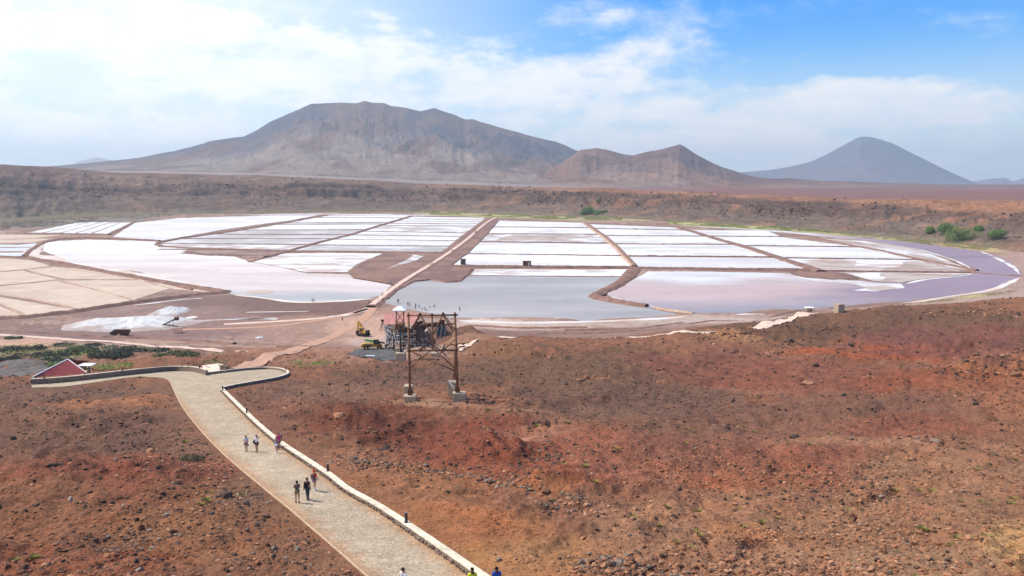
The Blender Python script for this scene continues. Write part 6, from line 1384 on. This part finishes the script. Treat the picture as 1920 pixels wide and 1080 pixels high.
    u, v = proj(x, y, z); vis = (u > -60) & (u < 1980) & (v < 1110); app = np.where((u > 0) & (u < 1920) & (v < 1080), s / y, 0)
    top = np.argsort(-app)[:300]; m = np.zeros(len(x), bool); m[top] = True
    bigcut = np.sort(app)[-110]
    for i in top:
        o = bpy.data.objects.new('rock', rock_mesh(c[i], int(rs.randint(0, 4)))); COL.objects.link(o); o.location = (x[i], y[i], z[i] + s[i] * .2); o.scale = (s[i] * rs.uniform(.9, 1.5), s[i] * rs.uniform(.8, 1.2), s[i] * rs.uniform(.55, .95)); o.rotation_euler = (rs.uniform(-.4, .4), rs.uniform(-.4, .4), rs.uniform(0, 6.28))
        tag(o, '%s %s stone %s' % ('big' if s[i] / y[i] > bigcut else 'small', {'d': 'dark', 'b': 'brown', 'o': 'orange', 't': 'pale tan', 'g': 'grey', 'w': 'whitish'}[c[i]], place(u[i], v[i])), 'rock', 'larger loose stones scattered on the red slope')
    idx = np.where(~m)[0]; K = 24
    shapes = [rock_shape(ICO0, rs, 5, .55) for _ in range(K)]; V = np.empty((len(idx), 12, 3), np.float32); C = np.empty((len(idx), 12, 3), np.float32)
    an = rs.rand(len(idx)) * 6.28; ca, sa = np.cos(an), np.sin(an); sc = np.c_[rs.uniform(.8, 1.5, len(idx)), rs.uniform(.8, 1.2, len(idx)), rs.uniform(.45, .95, len(idx))] * s[idx][:, None]
    Sh = np.array(shapes)[rs.randint(0, K, len(idx))] * sc[:, None, :]
    V[..., 0] = Sh[..., 0] * ca[:, None] - Sh[..., 1] * sa[:, None] + x[idx][:, None]; V[..., 1] = Sh[..., 0] * sa[:, None] + Sh[..., 1] * ca[:, None] + y[idx][:, None]; V[..., 2] = Sh[..., 2] + (z[idx] + s[idx] * .08)[:, None]
    for k in RC:
        q = c[idx] == k; C[q] = (np.array(RC[k])[rs.randint(0, len(RC[k]), q.sum())] * rs.uniform(.8, 1.15, q.sum())[:, None])[:, None, :]
    Fc = (ICO0F[None] + (np.arange(len(idx)) * 12)[:, None, None]).reshape(-1, 3)
    tag(link('rubble', npmesh('rubble', V.reshape(-1, 3), Fc, C.reshape(-1, 3), False), M_ROCK), kind='stuff'); print('rocks', len(idx))
scatter()

def cliff_rubble():
    rs = np.random.RandomState(17); X, Y, Z, S = [a.ravel() for a in RIMG]; u = 960 + F * X / Y
    w = (smooth(.30, .44, S) * smooth(.80, .62, S) + .10 * smooth(.05, .2, S)) * ((u > -60) & (u < 1980)) * (.25 + smooth(.45, .6, vnoise(X / 40, Y / 40, 3))); w = w * Y * (.08 + smooth(.42, .62, vnoise(u / 26, S * 9, 7))); w /= w.sum()
    i = rs.choice(len(X), 9000, p=w); n = len(i); p = np.c_[X[i], Y[i], Z[i]] + rs.normal(size=(n, 3)) * np.array([1.6, 2.5, .3]); sz = (.3 + 1.3 * rs.rand(n) ** 3.5) * (Y[i] / 900) ** .7
    Sh = np.array([rock_shape(ICO0, rs, 5, .5) for _ in range(20)])[rs.randint(0, 20, n)] * (np.c_[rs.uniform(.8, 1.6, n), rs.uniform(.8, 1.2, n), rs.uniform(.6, 1.3, n)] * sz[:, None])[:, None, :]
    V = Sh + p[:, None, :]; cs = np.array([lin(c) for c in ((104, 82, 70), (124, 96, 80), (94, 76, 68), (140, 108, 88), (114, 90, 76))])
    C = np.repeat(cs[rs.randint(0, 5, n)] * rs.uniform(.8, 1.1, n)[:, None], 12, 0); Fc = (ICO0F[None] + (np.arange(n) * 12)[:, None, None]).reshape(-1, 3)
    tag(link('cliff_rubble', npmesh('cliff_rubble', V.reshape(-1, 3), Fc, C, False), M_ROCK), kind='stuff')
cliff_rubble()

# ------------------------------------------------------------------ people
def cloth(name, rgb): return simple(name, rgb, .9, .12, 6, .1, spec=.1)
SKIN = {'tan': simple('skin_tan', (.42, .24, .16), .6, .08, 9, .05), 'fair': simple('skin_fair', (.55, .34, .25), .6, .08, 9, .05), 'dark': simple('skin_dark', (.12, .06, .04), .6, .08, 9, .05)}
CL = {k: cloth('cloth_' + k, v) for k, v in dict(white=(.78, .78, .84), lilac=(.62, .62, .78), navy=(.04, .05, .12), black=(.025, .025, .03), pink=(.62, .05, .22), red=(.62, .04, .03), olive=(.20, .17, .07), grey=(.13, .11, .11), brown=(.17, .10, .07), jeans=(.05, .06, .10), ltblue=(.42, .50, .66), maroon=(.22, .06, .09), yellow=(.62, .72, .04), blue=(.03, .10, .55), plum=(.30, .18, .26)).items()}
HAIR = {'brown': cloth('hair_brown', (.07, .035, .02)), 'auburn': cloth('hair_auburn', (.18, .07, .03)), 'black': cloth('hair_black', (.012, .01, .01)), 'red': CL['red']}
def skin_obj(name, V, E, Rr, m, parent, root=0, sub=1):
    me = bpy.data.meshes.new(name); me.from_pydata([tuple(v) for v in V], E, []); o = link(name, me, m, parent)
    md = o.modifiers.new('skin', 'SKIN'); md.use_smooth_shade = True
    for i, r_ in enumerate(Rr):
        sv = me.skin_vertices[0].data[i]; sv.radius = (r_ * 1.12, r_ * 1.12) if not isinstance(r_, tuple) else (r_[0] * 1.1, r_[1] * 1.15); sv.use_root = (i == root)
    ss = o.modifiers.new('sub', 'SUBSURF'); ss.levels = sub; ss.render_levels = sub
    return o
ARMS = {'down': ((.23, .02, 1.12), (.24, -.04, .87)), 'back': ((.22, .10, 1.13), (.23, .12, .89)), 'fwd': ((.22, -.05, 1.13), (.21, -.22, .95)), 'chest': ((.22, -.06, 1.14), (.07, -.24, 1.24)), 'head': ((.33, -.08, 1.46), (.14, -.12, 1.62)), 'hip': ((.32, .06, 1.17), (.17, -.06, 1.0)), 'hold': ((.24, -.03, 1.13), (.15, -.25, 1.05)), 'out': ((.32, 0, 1.2), (.44, -.10, 1.05))}
def person(loc, rz, scale, label, skin='tan', hair='brown', longhair=False, top='white', sleeves=True, legs='shorts', legc='black', arms=('down', 'down'), stride=.16, bag=None, shoes='black', lean=0, far=False, hat=None, head_turn=0, group=None, dress=False):
    r = empty('person', loc, rz, scale); tag(r, label, 'person', group)
    S = SKIN[skin]; ly = lambda z: -lean * max(0, z - .95)
    V = []; E = []; Rr = []
    def v(p, rad, par=None):
        V.append((p[0], p[1] + ly(p[2]), p[2])); Rr.append(rad)
        if par is not None: E.append((par, len(V) - 1))
        return len(V) - 1
    pel = v((0, 0, .95), (.135, .10)); wa = v((0, 0, 1.09), (.115, .09), pel); ch = v((0, .01, 1.27), (.135, .10), wa); nb = v((0, .01, 1.41), (.075, .065), ch); nk = v((0, 0, 1.485), .052, nb)
    hm = v((0, -.015, 1.575), (.075, .088), nk); ht = v((0, -.005, 1.655), (.068, .078), hm)
    if not far: v((0, -.118, 1.565), .014, hm); v((.083, .005, 1.57), .014, hm); v((-.083, .005, 1.57), .014, hm)
    J = {}
    for s, sd in ((1, 'r'), (-1, 'l')):
        st = stride * s; hp = v((.095 * s, 0, .88), .092, pel); kn = v((.10 * s, -st * .55 - .03, .49), .058, hp); an = v((.10 * s, -st, .09 + (.05 if st < 0 else 0)), .038, kn); J['hip' + sd], J['kn' + sd], J['an' + sd] = V[hp], V[kn], V[an]
        v((.11 * s, -st - .14, .035 if st >= 0 else .03), .03, an)
        el, wr = ARMS[arms[0] if s == 1 else arms[1]]; sh = v((.175 * s, .01, 1.385), .056, nb); e_ = v((el[0] * s, el[1], el[2]), .042, sh); w_ = v((wr[0] * s, wr[1], wr[2]), .028, e_)
        J['sh' + sd], J['el' + sd], J['wr' + sd] = V[sh], V[e_], V[w_]
        d = (Vector(V[w_]) - Vector(V[e_])).normalized(); side = Vector((0, 1, 0)).cross(d); side = side.normalized() if side.length > .1 else Vector((1, 0, 0)); pl = Vector(V[w_]) + d * .07
        V.append(tuple(pl)); Rr.append((.034, .022)); pi = len(V) - 1; E.append((w_, pi))
        if not far:
            cross = d.cross(side).normalized()
            for f, (o1, ln) in enumerate(((-.030, .055), (-.010, .068), (.011, .063), (.031, .048))):
                t1 = pl + cross * o1 + d * (.03 + ln * .5); V.append(tuple(t1)); Rr.append(.0095); i1 = len(V) - 1; E.append((pi, i1)); V.append(tuple(t1 + d * ln * .5 - side * .018)); Rr.append(.008); E.append((i1, len(V) - 1))
            t1 = Vector(V[w_]) + d * .04 - cross * .05; V.append(tuple(t1)); Rr.append(.011); E.append((w_, len(V) - 1)); V.append(tuple(t1 + d * .04 - cross * .012)); Rr.append(.009); E.append((len(V) - 2, len(V) - 1))
    skin_obj('body', V, E, Rr, S, r)
    # shirt
    l_ = lambda p, q, t: tuple(Vector(p).lerp(Vector(q), t)); f = lambda x, y, z: (x, y + ly(z), z)
    TV = [f(0, .01, 1.27), f(0, 0, 1.10), f(0, 0, .97), f(0, .01, 1.40)]; TE = [(0, 1), (1, 2), (0, 3)]; TR = [(.155, .12), (.14, .108), (.152, .12), (.085, .075)]
    if dress: TV.append(f(0, 0, .70)); TE.append((2, 4)); TR.append((.20, .17))
    if sleeves is not None:
        for sd in 'rl':
            TV.append(l_(J['sh' + sd], J['sh' + sd], 0)); TE.append((3, len(TV) - 1)); TR.append(.072)
            TV.append(l_(J['sh' + sd], J['el' + sd], .62 if sleeves else .2)); TE.append((len(TV) - 2, len(TV) - 1)); TR.append(.062)
    skin_obj('shirt', TV, TE, TR, CL[top], r)
    PV = [f(0, 0, .94)]; PE = []; PR = [(.148, .115)]; t2 = .55 if legs == 'shorts' else 1
    for sd in 'rl':
        PV.append(J['hip' + sd]); PE.append((0, len(PV) - 1)); PR.append(.106); PV.append(l_(J['hip' + sd], J['kn' + sd], t2)); PE.append((len(PV) - 2, len(PV) - 1)); PR.append(.088 if legs == 'shorts' else .072)
        if legs != 'shorts': PV.append(J['an' + sd]); PE.append((len(PV) - 2, len(PV) - 1)); PR.append(.056)
    skin_obj('trousers' if legs != 'shorts' else 'shorts', PV, PE, PR, CL[legc], r)
    m = MB(); m.ico((0, .022 + ly(1.63), 1.64), .108, 2, (.93, 1.06, .88)); hr = m.build('hair', HAIR[hair], r, True)
    if longhair: m = MB(); m.ico((0, .075 + ly(1.5), 1.52), .1, 2, (.95, .55, 1.5)); m.build('long_hair', HAIR[hair], hr, True)
    if hat: m = MB(); m.ico((0, .0 + ly(1.65), 1.675), .112, 2, (.98, 1.1, .6)); m.cyl((0, -.05, 1.655), (0, -.05, 1.67), .13, n=14); m.build('hat', CL[hat], r, True)
    if not far:
        for s in (-1, 1): m = MB(); m.ico((.032 * s, -.098 + ly(1.59), 1.592), .012, 1); m.build('eye', M_BLACK, r)
        for sd in 'rl': m = MB(); a = J['an' + sd]; m.box((a[0], a[1] - .05, max(.045, a[2] - .06)), (.10, .27, .09), bevel=.025); m.build('shoe', CL[shoes], r)
    if bag:
        kind, colr = bag; m = MB()
        if kind == 'backpack':
            m.box((0, .20, 1.22), (.30, .18, .42), bevel=.05); b = m.build('backpack', CL[colr], r); 
            for s in (-1, 1): m = MB(); m.bar((.10 * s, .12, 1.42), (.11 * s, -.13, 1.30), .04, .02); m.bar((.11 * s, -.13, 1.31), (.12 * s, .1, 1.08), .04, .02); m.build('strap', CL[colr], b)
        elif kind == 'shoulder': m.box((-.27, .06, 1.0), (.14, .34, .34), bevel=.05); b = m.build('shoulder_bag', CL[colr], r); m = MB(); m.bar((-.24, .05, 1.15), (-.14, .02, 1.45), .04, .02); m.build('strap', CL[colr], b)
        elif kind == 'hand': q = J['wrr']; m.box((q[0] + .03, q[1], q[2] - .2), (.10, .22, .2), bevel=.03); m.build('handbag', CL[colr], r)
    return r
def at(px, py): x, y, z = G(px, py); return (x, y, float(smooth_z(x, y)) + .015)
person(at(462, 847), .15, .98, 'woman in white top and short dark red shorts, leftmost of the farther group', 'tan', 'auburn', True, 'lilac', True, 'shorts', 'maroon', ('fwd', 'chest'), .14, ('hand', 'blue'), 'brown')
person(at(482, 848), -.1, 1.04, 'man in white shirt and black shorts with one hand raised to his head', 'tan', 'black', False, 'white', True, 'shorts', 'black', ('head', 'down'), .12, ('shoulder', 'navy'), 'brown')
person(at(519, 850), -.35, 1.0, 'woman with auburn hair and pale blue shorts in front of the one in pink', 'tan', 'auburn', True, 'plum', False, 'shorts', 'ltblue', ('down', 'back'), .12, ('hand', 'brown'), 'white')
person(at(523, 843), -.2, 1.02, 'person in a bright pink shirt partly hidden behind the woman with auburn hair', 'tan', 'brown', False, 'pink', True, 'shorts', 'maroon', ('down', 'hold'), .1, None, 'brown')
person(at(558, 943), 3.5, 1.0, 'person in a dark top and olive shorts seen from behind with hands held up front', 'tan', 'black', False, 'grey', False, 'shorts', 'olive', ('chest', 'chest'), .10, None, 'black')
person(at(577, 938), 2.9, 1.03, 'heavy set man in brown shirt and long dark trousers carrying a big black bag', 'tan', 'brown', False, 'brown', True, 'long', 'jeans', ('back', 'down'), .13, ('backpack', 'black'), 'black')
person(at(590, 920), 2.6, 1.0, 'walker in a red shirt and red cap with a dark backpack nearest the kerb wall', 'tan', 'red', False, 'red', True, 'shorts', 'plum', ('down', 'fwd'), .10, ('backpack', 'grey'), 'white', hat='red')
person(at(757, 1122), 2.4, .98, 'person in a white top with an elbow out at the bottom edge of the path', 'fair', 'brown', False, 'white', True, 'shorts', 'jeans', ('down', 'hip'), .1, None, 'black')
person(at(886, 1124), .3, 1.0, 'man in a bright yellow green shirt at the bottom edge by the kerb wall', 'dark', 'black', False, 'yellow', True, 'shorts', 'black', ('down', 'down'), .1, None, 'black')
person(at(931, 1119), .1, .98, 'man in a blue shirt at the bottom edge right of the kerb wall', 'dark', 'black', False, 'blue', True, 'long', 'jeans', ('down', 'fwd'), .12, None, 'black', lean=.25)
GRP = 'distant visitors beside and in the lakes'
fl = [(642, 604, 'navy', 'black', 0, 'lone figure in dark blue walking over the mud flat'), (691, 572, 'maroon', 'brown', 0, 'left one of two walkers on the pale track'), (695.5, 571.5, 'grey', 'navy', 0, 'right one of two walkers on the pale track'), (716.5, 558, 'grey', 'maroon', 0, 'figure standing farthest up the track at the edge of the grey lake'), (709, 565.5, 'black', 'grey', 0, 'dark figure on the bank left of the track end'), (718, 567, 'brown', 'black', 0, 'figure sitting low on the bank near the lake corner'),
      (585.5, 567.5, 'navy', 'black', 0, 'left one of two tiny figures on the shore of the pink lake'), (589, 567.5, 'white', 'navy', 0, 'right one of two tiny figures on the shore of the pink lake'), (745.5, 568.5, 'black', 'black', 0, 'dark figure at the left of the bathing group on the shore'), (747.6, 569, 'blue', 'navy', 0, 'figure in blue touching the dark one on the shore'), (765, 575, 'black', 'navy', 0, 'figure on the shore, first right of the pair'), (768.5, 575, 'grey', 'black', 0, 'figure on the shore, second right of the pair'),
      (779.6, 574.5, 'maroon', 'black', .5, 'bather standing in the middle of the lake edge group'), (786, 576, 'pink', 'black', .5, 'bather in a reddish top just right of the middle'), (778.6, 580, 'black', 'navy', .3, 'dark bather nearest the shore in the middle'), (791, 580.5, 'grey', 'black', 1.1, 'bather deep in the water, only the upper body visible'), (796.5, 581, 'maroon', 'black', .6, 'bather right of the deep one'), (800, 582.5, 'brown', 'brown', 1.1, 'bather half under water near the far right pair'), (806, 577, 'grey', 'black', .9, 'bather left one of the far pair in the lake'), (814, 575, 'brown', 'black', .8, 'bather right one of the far pair in the lake'), (862, 583.5, 'maroon', 'black', .2, 'single bather alone in the lake above the tower')]
protos = {}
for i, (px, py, t_, b_, sink, lb) in enumerate(fl):
    a = G(px, py); z = gz(a[0], a[1])
    key = (t_, b_)
    if key not in protos:
        protos[key] = person((a[0], a[1], z - sink), i * 1.3, 1.0, lb, 'tan', 'black', i % 3 == 0, t_, False, 'shorts', b_, ('down', 'fwd') if i % 2 else ('chest', 'down'), .12, None, far=True, group=GRP)
    else:
        c = copy_tree(protos[key]); c.location = (a[0], a[1], z - sink); c.rotation_euler.z = i * 1.3; c['label'] = lb
